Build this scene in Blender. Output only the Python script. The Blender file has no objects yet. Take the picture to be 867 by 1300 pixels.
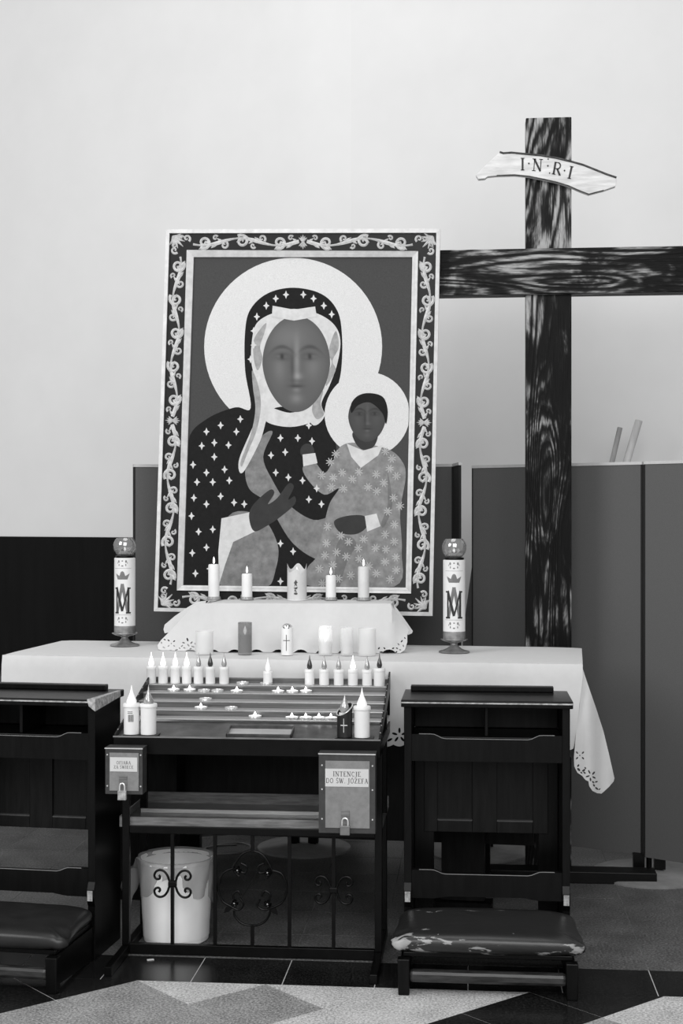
import bpy, bmesh, math, random
from mathutils import Vector, Matrix
from mathutils.geometry import delaunay_2d_cdt
R = random.Random(7)
C = bpy.context.scene.collection
sc = bpy.context.scene
PI = math.pi
# ------------------------------------------------------------------ camera, world, lights, exposure
F = 1806.0                      # focal length in pixels of the 867 x 1300 frame (50 mm on 36 mm)
H = 1.55                        # eye height
YAW = math.atan(167 / F)
cam = bpy.data.cameras.new('camera'); co = bpy.data.objects.new('camera', cam); C.objects.link(co)
cam.sensor_fit = 'VERTICAL'; cam.sensor_height = 36.0; cam.lens = 36.0 * F / 1300
cam.shift_y = -(-10) / 1300.0
cam.clip_start = 0.05; cam.clip_end = 60
co.location = (0, 0, H); co.rotation_euler = (PI / 2, 0, YAW)
sc.camera = co
w = bpy.data.worlds.new('world'); sc.world = w; w.use_nodes = True
w.node_tree.nodes['Background'].inputs[0].default_value = (1, 1, 1, 1)
w.node_tree.nodes['Background'].inputs[1].default_value = 0.42
def area(name, loc, target, size, power, sy=None):
    l = bpy.data.lights.new(name, 'AREA'); l.energy = power; l.size = size
    if sy: l.shape = 'RECTANGLE'; l.size_y = sy
    o = bpy.data.objects.new(name, l); C.objects.link(o); o.location = loc
    o.rotation_euler = (Vector(target) - Vector(loc)).to_track_quat('-Z', 'Y').to_euler()
    return o
area('window_light', (-4.8, 1.4, 4.4), (-1.8, 7.4, 2.7), 3.0, 185, 3.4)
area('nave_light', (0.9, -2.6, 5.0), (0.3, 6.6, 1.4), 5.5, 440)
area('overhead_fill', (-0.7, 4.4, 6.6), (-0.5, 5.0, 0), 3.0, 58)  # unseen overhead fill, added to brighten the top of the cloth
sc.view_settings.view_transform = 'Standard'; sc.view_settings.look = 'None'
sc.view_settings.gamma = 1; sc.view_settings.use_curve_mapping = False
sc.view_settings.exposure = 0.0
# ------------------------------------------------------------------ laying things out
SA, CA = math.sin(YAW), math.cos(YAW)
def PD(px, py, d):                                   # point seen at a pixel of the photo, at depth d
    lat = (px - 433.5) / F * d
    return Vector((lat * CA - d * SA, d * CA + lat * SA, H - (py - 660) / F * d))
def PZ(px, py, z): return PD(px, py, (H - z) * F / (py - 660))
def PY(px, py, Y):
    r = (px - 433.5) / F
    return PD(px, py, Y / (CA + r * SA))
# ------------------------------------------------------------------ materials (all greys)
def g(v): v /= 255.0; return ((v + 0.055) / 1.055) ** 2.4 if v > 0.04 else v / 12.92
def nodes(name):
    m = bpy.data.materials.new(name); m.use_nodes = True
    nt = m.node_tree; b = nt.nodes['Principled BSDF']
    return m, nt, b
def ramp(nt, src, stops, interp='LINEAR'):
    r = nt.nodes.new('ShaderNodeValToRGB'); r.color_ramp.interpolation = interp
    el = r.color_ramp.elements
    while len(el) < len(stops): el.new(0.5)
    for e, (p, v) in zip(el, stops): e.position = p; e.color = (g(v), g(v), g(v), 1)
    nt.links.new(src, r.inputs[0]); return r.outputs[0]
def coords(nt, scale=(1, 1, 1), kind='Object'):
    tc = nt.nodes.new('ShaderNodeTexCoord'); mp = nt.nodes.new('ShaderNodeMapping')
    mp.inputs['Scale'].default_value = scale
    nt.links.new(tc.outputs[kind], mp.inputs[0]); return mp.outputs[0]
def noise(nt, vec, scale, detail=3, rough=0.6, dist=0.0):
    n = nt.nodes.new('ShaderNodeTexNoise'); n.inputs['Scale'].default_value = scale
    n.inputs['Detail'].default_value = detail; n.inputs['Roughness'].default_value = rough
    n.inputs['Distortion'].default_value = dist
    nt.links.new(vec, n.inputs['Vector']); return n.outputs[0]
def bump(nt, b, src, strength, dist=0.002):
    bn = nt.nodes.new('ShaderNodeBump'); bn.inputs['Strength'].default_value = strength
    bn.inputs['Distance'].default_value = dist
    nt.links.new(src, bn.inputs['Height']); nt.links.new(bn.outputs[0], b.inputs['Normal'])
def mat(name, v, rough=0.6, var=6, scale=20, metal=0, spec=0.5, bmp=0.0, stretch=(1, 1, 1), coat=0):
    m, nt, b = nodes(name)
    n = noise(nt, coords(nt, stretch), scale)
    nt.links.new(ramp(nt, n, [(0.3, max(0, v - var)), (0.7, min(255, v + var))]), b.inputs['Base Color'])
    b.inputs['Roughness'].default_value = rough; b.inputs['Metallic'].default_value = metal
    b.inputs['Specular IOR Level'].default_value = spec
    if coat: b.inputs['Coat Weight'].default_value = coat; b.inputs['Coat Roughness'].default_value = 0.15
    if bmp: bump(nt, b, n, bmp)
    return m
def emis(name, strength, v=255):
    m, nt, b = nodes(name)
    b.inputs['Base Color'].default_value = (0.8, 0.8, 0.8, 1)
    b.inputs['Emission Color'].default_value = (g(v), g(v), g(v), 1); b.inputs['Emission Strength'].default_value = strength
    return m
def glass(name, v=245, rough=0.03, alpha=0.35):
    m, nt, b = nodes(name)
    b.inputs['Base Color'].default_value = (g(v),) * 3 + (1,)
    b.inputs['Roughness'].default_value = rough; b.inputs['IOR'].default_value = 1.45
    b.inputs['Alpha'].default_value = alpha; b.inputs['Specular IOR Level'].default_value = 0.8
    return m
def granite(name, lo, mid, hi, rough=0.35):
    m, nt, b = nodes(name)
    vec = coords(nt)
    n = noise(nt, vec, 120, 3, 0.75); n2 = noise(nt, vec, 6, 3, 0.5)
    mx = nt.nodes.new('ShaderNodeMath'); mx.operation = 'MULTIPLY_ADD'
    nt.links.new(n2, mx.inputs[0]); mx.inputs[1].default_value = 0.22; nt.links.new(n, mx.inputs[2])
    sb = nt.nodes.new('ShaderNodeMath'); sb.operation = 'SUBTRACT'; nt.links.new(mx.outputs[0], sb.inputs[0]); sb.inputs[1].default_value = 0.11
    nt.links.new(ramp(nt, sb.outputs[0], [(0.36, lo), (0.5, mid), (0.64, hi)]), b.inputs['Base Color'])
    b.inputs['Roughness'].default_value = rough; b.inputs['Specular IOR Level'].default_value = 0.35
    return m
def charred(name, stretch, axis, c0, c1):
    m, nt, b = nodes(name)
    def mth(op, a, c):
        x = nt.nodes.new('ShaderNodeMath'); x.operation = op
        for q, v in enumerate((a, c)):
            if isinstance(v, (int, float)): x.inputs[q].default_value = v
            else: nt.links.new(v, x.inputs[q])
        return x.outputs[0]
    v1 = coords(nt, stretch)
    ring = noise(nt, coords(nt, tuple(q * .8 for q in stretch)), 1.1, 1.2, 0.45, 0.25)
    fib = noise(nt, coords(nt, tuple(q * (7 if q > 1 else 2) for q in stretch)), 3.0, 2, 0.5)
    lines = mth('POWER', mth('ABSOLUTE', mth('SINE', mth('ADD', mth('MULTIPLY', ring, 68.0), mth('MULTIPLY', fib, 2.2)), 0), 0), 1.6)
    fine = noise(nt, coords(nt, tuple(q * 3.6 for q in stretch)), 5.0, 4, 0.65, 0.3)
    big = noise(nt, coords(nt, tuple(q ** .45 for q in stretch)), 3.2, 4, 0.62, 0.8)
    mk = nt.nodes.new('ShaderNodeMapRange'); mk.inputs[1].default_value = .48; mk.inputs[2].default_value = .72
    tc = nt.nodes.new('ShaderNodeTexCoord'); sp = nt.nodes.new('ShaderNodeSeparateXYZ'); nt.links.new(tc.outputs['Object'], sp.inputs[0])
    wr = nt.nodes.new('ShaderNodeMapRange'); wr.inputs[1].default_value = c0; wr.inputs[2].default_value = c1; wr.inputs[3].default_value = 0; wr.inputs[4].default_value = .12
    nt.links.new(mth('ABSOLUTE', sp.outputs[axis], 0), wr.inputs[0])
    nt.links.new(mth('ADD', big, wr.outputs[0]), mk.inputs[0])
    gr = mth('MULTIPLY', lines, mth('ADD', mth('MULTIPLY', fine, 1.5), -.15))
    t_ = mth('ADD', mth('MULTIPLY', mk.outputs[0], mth('ADD', mth('MULTIPLY', gr, 1.0), .30)), mth('MULTIPLY', gr, .36))
    nt.links.new(ramp(nt, t_, [(0.0, 3), (0.22, 12), (0.42, 45), (0.80, 135), (1.0, 165)]), b.inputs['Base Color'])
    b.inputs['Roughness'].default_value = 0.5; b.inputs['Specular IOR Level'].default_value = 0.12
    bump(nt, b, gr, 0.5, 0.004)
    return m
def clear(name, v=240, rough=0.02):
    m, nt, b = nodes(name)
    b.inputs['Base Color'].default_value = (g(v),) * 3 + (1,)
    b.inputs['Roughness'].default_value = rough; b.inputs['IOR'].default_value = 1.45; b.inputs['Transmission Weight'].default_value = 1.0
    return m
M = {}
M['wall'] = mat('plaster_white', 221, 0.9, 2, 3, spec=0.1, bmp=0.03)
M['wainscot'] = mat('wainscot_black', 17, 0.6, 3, 3, spec=0.1, stretch=(6, 6, 0.5))
M['felt'] = mat('felt_grey', 92, 0.95, 3, 260, spec=0.05)
M['felt_dark'] = mat('felt_charcoal', 62, 0.95, 3, 260, spec=0.05)
M['alu'] = mat('aluminium_trim', 185, 0.4, 5, 40, spec=0.4)
M['black'] = mat('black_gap', 8, 0.8, 2)
M['granite_mid'] = granite('granite_grey', 52, 88, 128)
M['granite_light'] = granite('granite_pale', 135, 188, 222, 0.5)
M['granite_lightmid'] = granite('granite_ash', 95, 142, 182, 0.5)
M['granite_black'] = granite('granite_black', 12, 22, 44, 0.22)
M['grout'] = mat('grout', 185, 0.9, 10)
M['grout_dark'] = mat('grey_joint', 92, 0.9, 25, 4)
M['cross_v'] = charred('charred_pine_upright', (8.0, 8.0, 0.9), 2, 2.25, 2.75)
M['cross_h'] = charred('charred_pine_beam', (0.9, 8.0, 8.0), 0, 0.55, 0.1)
M['board'] = mat('pale_pine', 205, 0.6, 22, 5, stretch=(1.5, 1, 9), bmp=0.1)
M['bark'] = mat('bark_edge', 60, 0.9, 25, 60)
M['ink'] = mat('lettering_ink', 40, 0.7, 5)
M['ink_soft'] = mat('lettering_grey', 75, 0.7, 8)
M['wood'] = mat('dark_stained_wood', 7, 0.34, 5, 5, spec=0.16, stretch=(12, 12, 1.2))
M['wood_panel'] = mat('dark_panel_wood', 16, 0.38, 8, 5, spec=0.16, stretch=(12, 12, 1.2))
M['worn'] = mat('worn_highlight_wood', 150, 0.6, 40, 60)  # bare worn wood, also draws the highlight along the kneeler top
M['iron'] = mat('black_wrought_iron', 7, 0.35, 3, 30, spec=0.16)
M['steel'] = mat('brushed_steel', 190, 0.22, 20, 8, metal=0.35, stretch=(1, 30, 30))  # pale base: white cloth mirrored on the treads is put into the colour
M['steel_riser'] = mat('streaked_steel', 84, 0.3, 40, 5, metal=0.3, stretch=(.7, 40, 90))  # streaks and darker tone paint in the reflections on the risers
M['steel_dull'] = mat('dull_steel', 115, 0.4, 22, 12, metal=0.3, stretch=(1, 10, 10))
M['steel_dark'] = mat('dark_steel_tray', 80, 0.28, 22, 14, metal=0.5)
M['grey_paint'] = mat('grey_hammered_paint', 128, 0.5, 8, 40, metal=0.2)
M['grey_frame'] = mat('dark_grey_paint', 52, 0.5, 6, 40)
M['bright'] = mat('bright_metal', 225, 0.25, 5, 20, metal=0.7)
M['brass'] = mat('aged_brass', 150, 0.3, 25, 25, metal=0.6)
M['lockbody'] = mat('padlock_body', 120, 0.4, 10, 30, metal=0.5)
M['paper'] = mat('printed_label', 200, 0.7, 3)
M['linen'] = mat('white_linen', 206, 0.85, 2, 30, spec=0.1)
M['wax'] = mat('white_wax', 226, 0.45, 3, 20)
M['wax_warm'] = mat('cream_wax', 205, 0.45, 6, 20)
M['wax_grey'] = mat('grey_wax', 140, 0.45, 8, 20)
M['plastic'] = mat('white_plastic', 226, 0.4, 3, 20)
M['bulb_dark'] = mat('smoked_bulb', 60, 0.08, 10, 20, spec=0.9, metal=0.4)
M['bulb_clear'] = mat('silvery_bulb', 160, 0.12, 30, 60, spec=0.9, metal=0.4)
M['flame'] = emis('candle_flame', 4)
M['glow'] = emis('lit_bulb', 1.3)
M['glow_soft'] = emis('faintly_lit_bulb', 0.25)
M['glass'] = glass('clear_glass')
M['globe'] = glass('smoked_globe_glass', 190, 0.06, 0.42); M['globe'].node_tree.nodes['Principled BSDF'].inputs['Metallic'].default_value = 0.7
M['frost'] = glass('frosted_glass', 240, 0.4, 0.42)
M['greyglass'] = glass('grey_glass', 140, 0.1, 0.55)
M['black_label'] = mat('black_print', 14, 0.5, 3)
M['bin'] = mat('white_bin_plastic', 243, 0.45, 4, 8)
M['bag'] = glass('thin_white_bag', 170, 0.3, 0.5)
M['disc'] = mat('grey_base_disc', 128, 0.6, 8, 20)
M['cable'] = mat('pale_cable', 120, 0.6, 6)
M['frame_black'] = mat('frame_black', 20, 0.42, 4, 30, spec=0.2)
M['gilt'] = mat('pale_gilt', 190, 0.5, 18, 60, metal=0.1, bmp=0.1)
M['rim'] = mat('pale_rim', 205, 0.5, 12, 30)
M['canvas'] = mat('painted_ground', 50, 0.7, 4, 150, bmp=0.15)
M['halo'] = mat('halo_leaf', 200, 0.42, 10, 260, bmp=0.5)
M['robe'] = mat('painted_robe', 18, 0.6, 4, 60, spec=0.15)
M['lining'] = mat('painted_lining', 112, 0.7, 16, 30)
M['veil'] = mat('painted_veil', 196, 0.7, 10, 30)
M['veil_shade'] = mat('painted_veil_shade', 145, 0.7, 14, 40)
M['spot'] = mat('painted_motif', 200, 0.7, 8, 30)
M['skin'] = mat('painted_skin', 30, 0.7, 7, 25)
M['gown'] = mat('painted_gown', 122, 0.7, 16, 30)
M['gown_motif'] = mat('painted_flower', 172, 0.7, 8, 30)
M['fold'] = mat('painted_fold', 100, 0.7, 10, 30)
M['pole'] = mat('pole_wood', 185, 0.7, 18, 20, stretch=(1, 1, .2))
M['pole_dark'] = mat('pole_wood_dark', 145, 0.7, 18, 20, stretch=(1, 1, .2))
M['post_grey'] = mat('leaning_board_grey', 105, 0.8, 5)
def leather():
    m, nt, b = nodes('cracked_leather')
    tc = nt.nodes.new('ShaderNodeTexCoord'); sp = nt.nodes.new('ShaderNodeSeparateXYZ')
    nt.links.new(tc.outputs['Object'], sp.inputs[0])
    n = noise(nt, coords(nt, (7, 22, 22)), 1.6, 4, 0.6, 0.5)
    def band(out, lo, hi):
        r = nt.nodes.new('ShaderNodeMapRange'); r.inputs[1].default_value = lo; r.inputs[2].default_value = hi
        nt.links.new(out, r.inputs[0]); return r.outputs[0]
    def mth(op, a, c):
        x = nt.nodes.new('ShaderNodeMath'); x.operation = op
        for i, q in enumerate((a, c)):
            if isinstance(q, (int, float)): x.inputs[i].default_value = q
            else: nt.links.new(q, x.inputs[i])
        return x.outputs[0]
    front = band(sp.outputs[1], -0.30, -0.352)
    ab = mth('ABSOLUTE', sp.outputs[0], 0)
    corner = band(ab, 0.14, 0.32)
    left = band(sp.outputs[0], 0.15, -0.28)
    mid = mth('SUBTRACT', 1.0, band(mth('ABSOLUTE', mth('ADD', sp.outputs[1], 0.09), 0), 0.005, 0.03))
    wear = mth('ADD', mth('MULTIPLY', front, mth('ADD', mth('MULTIPLY', corner, 0.16), mth('ADD', 0.09, mth('MULTIPLY', left, 0.06)))), mth('MULTIPLY', mid, 0.12))
    s = mth('ADD', mth('MULTIPLY', n, 0.9), wear)
    nt.links.new(ramp(nt, s, [(0.0, 30), (0.655, 36), (0.68, 140), (0.9, 170)]), b.inputs['Base Color'])
    b.inputs['Roughness'].default_value = 0.33; b.inputs['Specular IOR Level'].default_value = 0.5
    bump(nt, b, n, 0.25, 0.003)
    return m
M['leather_plain'] = mat('plain_leather', 34, 0.36, 6, 12, spec=0.4)
M['leather'] = leather()
def painted_face():
    m, nt, b = nodes('painted_face')
    a = nt.nodes.new('ShaderNodeVertexColor'); a.layer_name = 'paint'
    nt.links.new(a.outputs[0], b.inputs['Base Color']); b.inputs['Roughness'].default_value = 0.6
    return m
M['face'] = painted_face()
# ------------------------------------------------------------------ mesh builder
class MB:
    def __init__(s): s.v = []; s.f = []
    def add(s, vs, fs):
        k = len(s.v); s.v += [Vector(p) for p in vs]; s.f += [tuple(i + k for i in f) for f in fs]; return s
    def box(s, a, b):
        x0, y0, z0 = a; x1, y1, z1 = b
        return s.add([(x0,y0,z0),(x1,y0,z0),(x1,y1,z0),(x0,y1,z0),(x0,y0,z1),(x1,y0,z1),(x1,y1,z1),(x0,y1,z1)],
                     [(0,3,2,1),(4,5,6,7),(0,1,5,4),(1,2,6,5),(2,3,7,6),(3,0,4,7)])
    def hexa(s, p):          # eight corners, bottom ring then top ring
        return s.add(p, [(0,3,2,1),(4,5,6,7),(0,1,5,4),(1,2,6,5),(2,3,7,6),(3,0,4,7)])
    def lathe(s, c, prof, n=24, axis=None):
        c = Vector(c); k = len(s.v)
        for r, z in prof:
            for i in range(n):
                t = 2 * PI * i / n; s.v.append(c + Vector((r * math.cos(t), r * math.sin(t), z)))
        for j in range(len(prof) - 1):
            for i in range(n):
                a = k + j * n + i; b2 = k + j * n + (i + 1) % n
                s.f.append((a, b2, b2 + n, a + n))
        if prof[0][0] > 1e-4: s.f.append(tuple(k + i for i in reversed(range(n))))
        if prof[-1][0] > 1e-4: s.f.append(tuple(k + (len(prof) - 1) * n + i for i in range(n)))
        return s
    def tube(s, pts, r, n=8, flat=None, closed=False):
        pts = [Vector(p) for p in pts]; k = len(s.v); N = len(pts)
        rr = r if isinstance(r, (list, tuple)) else [r] * N
        up0 = Vector((0, 1, 0))
        for i, p in enumerate(pts):
            t = (pts[min(i + 1, N - 1)] - pts[max(i - 1, 0)]).normalized()
            u = up0 if abs(t.dot(up0)) < 0.95 else Vector((1, 0, 0))
            a = t.cross(u).normalized(); b2 = t.cross(a).normalized()
            for j in range(n):
                q = 2 * PI * j / n
                s.v.append(p + a * math.cos(q) * rr[i] + b2 * math.sin(q) * rr[i] * (flat or 1))
        for i in range(N - 1):
            for j in range(n):
                a_ = k + i * n + j; b_ = k + i * n + (j + 1) % n
                s.f.append((a_, b_, b_ + n, a_ + n))
        s.f.append(tuple(k + j for j in reversed(range(n)))); s.f.append(tuple(k + (N - 1) * n + j for j in range(n)))
        return s
    def prism(s, poly, fn, d0, d1):      # polygon (2-D) extruded between depths, fn(a, b, d) -> point
        n = len(poly)
        vs = [fn(a, b, d0) for a, b in poly] + [fn(a, b, d1) for a, b in poly]
        fs = [tuple(range(n)), tuple(reversed(range(n, 2 * n)))] + [(i, i + n, (i + 1) % n + n, (i + 1) % n) for i in range(n)]
        return s.add(vs, fs)
    def grid(s, nu, nv, fn):
        k = len(s.v)
        for i in range(nu + 1):
            for j in range(nv + 1): s.v.append(Vector(fn(i / nu, j / nv)))
        for i in range(nu):
            for j in range(nv):
                a = k + i * (nv + 1) + j; s.f.append((a, a + nv + 1, a + nv + 2, a + 1))
        return s
    def build(s, name, m, parent=None, local=False, smooth=False, bevel=0, kind=None, solid=0):
        me = bpy.data.meshes.new(name)
        off = Vector((0, 0, 0))
        if parent is not None and not local:
            p = parent
            while p is not None: off += p.location; p = p.parent
        me.from_pydata([v - off for v in s.v], [], s.f); me.update()
        bm = bmesh.new(); bm.from_mesh(me)
        bmesh.ops.recalc_face_normals(bm, faces=bm.faces)
        bm.to_mesh(me); bm.free()
        if smooth:
            for p in me.polygons: p.use_smooth = True
            try: me.set_sharp_from_angle(angle=math.radians(40))
            except Exception: pass
        me.materials.append(M[m])
        o = bpy.data.objects.new(name, me); C.objects.link(o); o.parent = parent
        if bevel:
            b = o.modifiers.new('bevel', 'BEVEL'); b.width = bevel; b.segments = 2; b.limit_method = 'ANGLE'
        if solid:
            q = o.modifiers.new('solid', 'SOLIDIFY'); q.thickness = solid; q.offset = -1
        if kind: o['kind'] = kind
        return o
def inpoly(x, y, P):
    c = False; n = len(P); j = n - 1
    for i in range(n):
        xi, yi = P[i]; xj, yj = P[j]
        if (yi > y) != (yj > y) and x < (xj - xi) * (y - yi) / (yj - yi + 1e-12) + xi: c = not c
        j = i
    return c
def dens(P, s):
    out = []
    for i in range(len(P)):
        a, b = P[i], P[(i + 1) % len(P)]
        L = math.hypot(b[0] - a[0], b[1] - a[1]); k = max(1, int(L / s))
        for j in range(k): out.append((a[0] + (b[0] - a[0]) * j / k, a[1] + (b[1] - a[1]) * j / k))
    return out
def fill(mb, poly, fn, step, holes=()):
    """triangulated 2-D area with real holes, mapped to space by fn(a, b)"""
    poly = dens(poly, step); vs = [Vector(p) for p in poly]; ed = [(i, (i + 1) % len(poly)) for i in range(len(poly))]
    hs = [h for h in holes]
    for h in hs:
        k = len(vs); vs += [Vector(p) for p in h]; ed += [(k + i, k + (i + 1) % len(h)) for i in range(len(h))]
    x0 = min(p[0] for p in poly); x1 = max(p[0] for p in poly); y0 = min(p[1] for p in poly); y1 = max(p[1] for p in poly)
    x = x0 + step * .5
    while x < x1:
        y = y0 + step * .5
        while y < y1:
            if inpoly(x, y, poly) and not any(inpoly(x, y, h) for h in hs): vs.append(Vector((x + step * .03 * math.sin(y * 91), y + step * .03 * math.sin(x * 77))))
            y += step
        x += step
    r = delaunay_2d_cdt(vs, ed, [], 0, 1e-6)
    V, Fc = r[0], r[2]
    keep = []
    for f in Fc:
        cx = sum(V[i][0] for i in f) / len(f); cy = sum(V[i][1] for i in f) / len(f)
        if inpoly(cx, cy, poly) and not any(inpoly(cx, cy, h) for h in hs): keep.append(tuple(f))
    used = sorted({i for f in keep for i in f}); mp = {i: n for n, i in enumerate(used)}
    mb.add([fn(V[i][0], V[i][1]) for i in used], [tuple(mp[i] for i in f) for f in keep])
    return mb
def thing(name, label, cat, loc=(0, 0, 0), rz=0, group=None):
    o = bpy.data.objects.new(name, None); C.objects.link(o); o.location = loc; o.rotation_euler = (0, 0, rz)
    o.empty_display_size = 0.05
    return tag(o, label, cat, group)
def tag(o, label, cat, group=None):
    o['label'] = label; o['category'] = cat
    if group: o['group'] = group
    return o
def struct(o): o['kind'] = 'structure'; return o
def dup(root, loc, rz=None, label=None):
    r = root.copy(); C.objects.link(r); r.location = loc
    if rz is not None: r.rotation_euler = (0, 0, rz)
    if label: r['label'] = label
    def rec(src, dst):
        for ch in list(src.children):
            c = ch.copy(); C.objects.link(c); c.parent = dst; rec(ch, c)
    rec(root, r); return r
def ell(cx, cy, rx, ry, n=20, rot=0):
    c, s_ = math.cos(rot), math.sin(rot)
    return [(cx + rx * math.cos(2*PI*i/n) * c - ry * math.sin(2*PI*i/n) * s_, cy + rx * math.cos(2*PI*i/n) * s_ + ry * math.sin(2*PI*i/n) * c) for i in range(n)]
def smooth_poly(P, n=6):                # closed Catmull-Rom through the points
    out = []; N = len(P)
    for i in range(N):
        p0, p1, p2, p3 = P[i-1], P[i], P[(i+1) % N], P[(i+2) % N]
        for k in range(n):
            t = k / n
            out.append(tuple(0.5 * ((2*p1[a]) + (-p0[a]+p2[a])*t + (2*p0[a]-5*p1[a]+4*p2[a]-p3[a])*t*t + (-p0[a]+3*p1[a]-3*p2[a]+p3[a])*t**3) for a in (0, 1)))
    return out
def smooth_line(P, n=8):
    P = [tuple(p) for p in P]; out = []
    Q = [P[0]] + P + [P[-1]]
    for i in range(1, len(Q) - 2):
        p0, p1, p2, p3 = Q[i-1], Q[i], Q[i+1], Q[i+2]
        for k in range(n):
            t = k / n
            out.append(tuple(0.5 * ((2*p1[a]) + (-p0[a]+p2[a])*t + (2*p0[a]-5*p1[a]+4*p2[a]-p3[a])*t*t + (-p0[a]+3*p1[a]-3*p2[a]+p3[a])*t**3) for a in range(len(p0))))
    out.append(P[-1]); return out
# ------------------------------------------------------------------ serif lettering as strokes, unit em: x 0..w, y 0..1
TK, TN = 0.15, 0.065
def st(x0, y0, x1, y1, w):
    dx, dy = x1 - x0, y1 - y0; L = math.hypot(dx, dy) or 1; nx, ny = -dy / L * w / 2, dx / L * w / 2
    return [(x0 + nx, y0 + ny), (x1 + nx, y1 + ny), (x1 - nx, y1 - ny), (x0 - nx, y0 - ny)]
def sf(x, y, w=0.30): return [(x - w/2, y - .03), (x + w/2, y - .03), (x + w/2, y + .03), (x - w/2, y + .03)]
def arc(cx, cy, rx, ry, a0, a1, w, n=12):
    out = []
    for i in range(n):
        q0 = math.radians(a0 + (a1 - a0) * i / n); q1 = math.radians(a0 + (a1 - a0) * (i + 1) / n)
        out.append([(cx + (rx + s*w/2) * math.cos(q), cy + (ry + s*w/2) * math.sin(q)) for q, s in ((q0, 1), (q1, 1), (q1, -1), (q0, -1))])
    return out
def letter(c):
    if c == 'I': return .38, [st(.19, 0, .19, 1, TK), sf(.19, .03), sf(.19, .97)]
    if c == 'N': return .80, [st(.14, 0, .14, 1, TN), st(.12, .98, .66, .02, TK), st(.66, 0, .66, 1, TN), sf(.14, .03), sf(.12, .97), sf(.66, .97)]
    if c == 'R': return .72, [st(.16, 0, .16, 1, TK), sf(.16, .03), st(.1, .97, .4, .97, TN)] + arc(.38, .73, .2, .24, 90, -90, .1) + [st(.16, .49, .4, .49, TN), st(.36, .5, .66, .02, TK), sf(.64, .03, .16)]
    if c == 'T': return .68, [st(.34, 0, .34, 1, TK), st(.04, .96, .64, .96, TN), sf(.34, .03), st(.06, .8, .06, .98, TN), st(.62, .8, .62, .98, TN)]
    if c == 'E': return .64, [st(.16, 0, .16, 1, TK), st(.06, .96, .56, .96, TN), st(.06, .04, .58, .04, TN), st(.16, .52, .44, .52, TN), st(.56, .82, .56, .98, TN), st(.58, .02, .58, .2, TN)]
    if c == 'F': return .60, [st(.16, 0, .16, 1, TK), st(.06, .96, .54, .96, TN), st(.16, .52, .42, .52, TN), st(.54, .82, .54, .98, TN), sf(.16, .03)]
    if c == 'C': return .70, arc(.38, .5, .28, .44, 50, 310, .1, 16) + [st(.58, .72, .58, .92, TN)]
    if c == 'J': return .42, [st(.24, .05, .24, 1, TK), sf(.24, .97)] + arc(.06, .02, .19, .20, 0, -140, .09, 8)
    if c == 'D': return .76, [st(.16, 0, .16, 1, TK), st(.06, .97, .36, .97, TN), st(.06, .03, .36, .03, TN)] + arc(.34, .5, .32, .47, 90, -90, .11, 14)
    if c in 'OÓ': return .80, arc(.4, .5, .3, .46, 0, 360, .11, 22) + ([st(.38, 1.08, .5, 1.24, .08)] if c == 'Ó' else [])
    if c in 'SŚ': return .58, arc(.29, .73, .18, .23, 30, 270, .1, 12) + arc(.29, .27, .19, .24, 90, -150, .11, 12) + ([st(.28, 1.08, .4, 1.24, .08)] if c == 'Ś' else [])
    if c == 'W': return 1.0, [st(.08, .98, .3, 0, TK), st(.3, 0, .5, .9, TN), st(.46, .98, .68, 0, TK), st(.68, 0, .92, .98, TN), sf(.08, .97, .24), sf(.92, .97, .2)]
    if c == 'Z': return .66, [st(.08, .96, .58, .96, TN), st(.54, .96, .1, .04, TK), st(.06, .04, .6, .04, TN), st(.08, .8, .08, .98, TN), st(.6, .02, .6, .2, TN)]
    if c == 'A': return .74, [st(.36, 1, .08, 0, TN), st(.36, 1, .64, 0, TK), st(.18, .34, .54, .34, TN), sf(.08, .03, .2), sf(.64, .03, .26)]
    if c == 'M': return 1.0, [st(.14, 0, .14, 1, .1), st(.14, 1, .5, .1, .14), st(.5, .1, .86, 1, .09), st(.86, 0, .86, 1, .13), sf(.14, .03, .28), sf(.86, .03, .3), sf(.1, .97, .2), sf(.9, .97, .2)]
    if c == '.': return .26, [[(.07, 0), (.19, 0), (.19, .13), (.07, .13)]]
    if c == '·': return .30, [[(.15, .42), (.23, .51), (.15, .6), (.07, .51)]]
    return .34, []
def text(mb, s, fn, h, cx=0, cy=0, gap=.08, stretch=1):
    W = sum(letter(c)[0] + gap for c in s) - gap; x = -W / 2
    for c in s:
        wd, P = letter(c)
        for p in P: mb.add([fn(cx + (x + a) * h * stretch, cy + (b - .5) * h) for a, b in p], [tuple(range(len(p)))])
        x += wd + gap
    return mb
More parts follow.
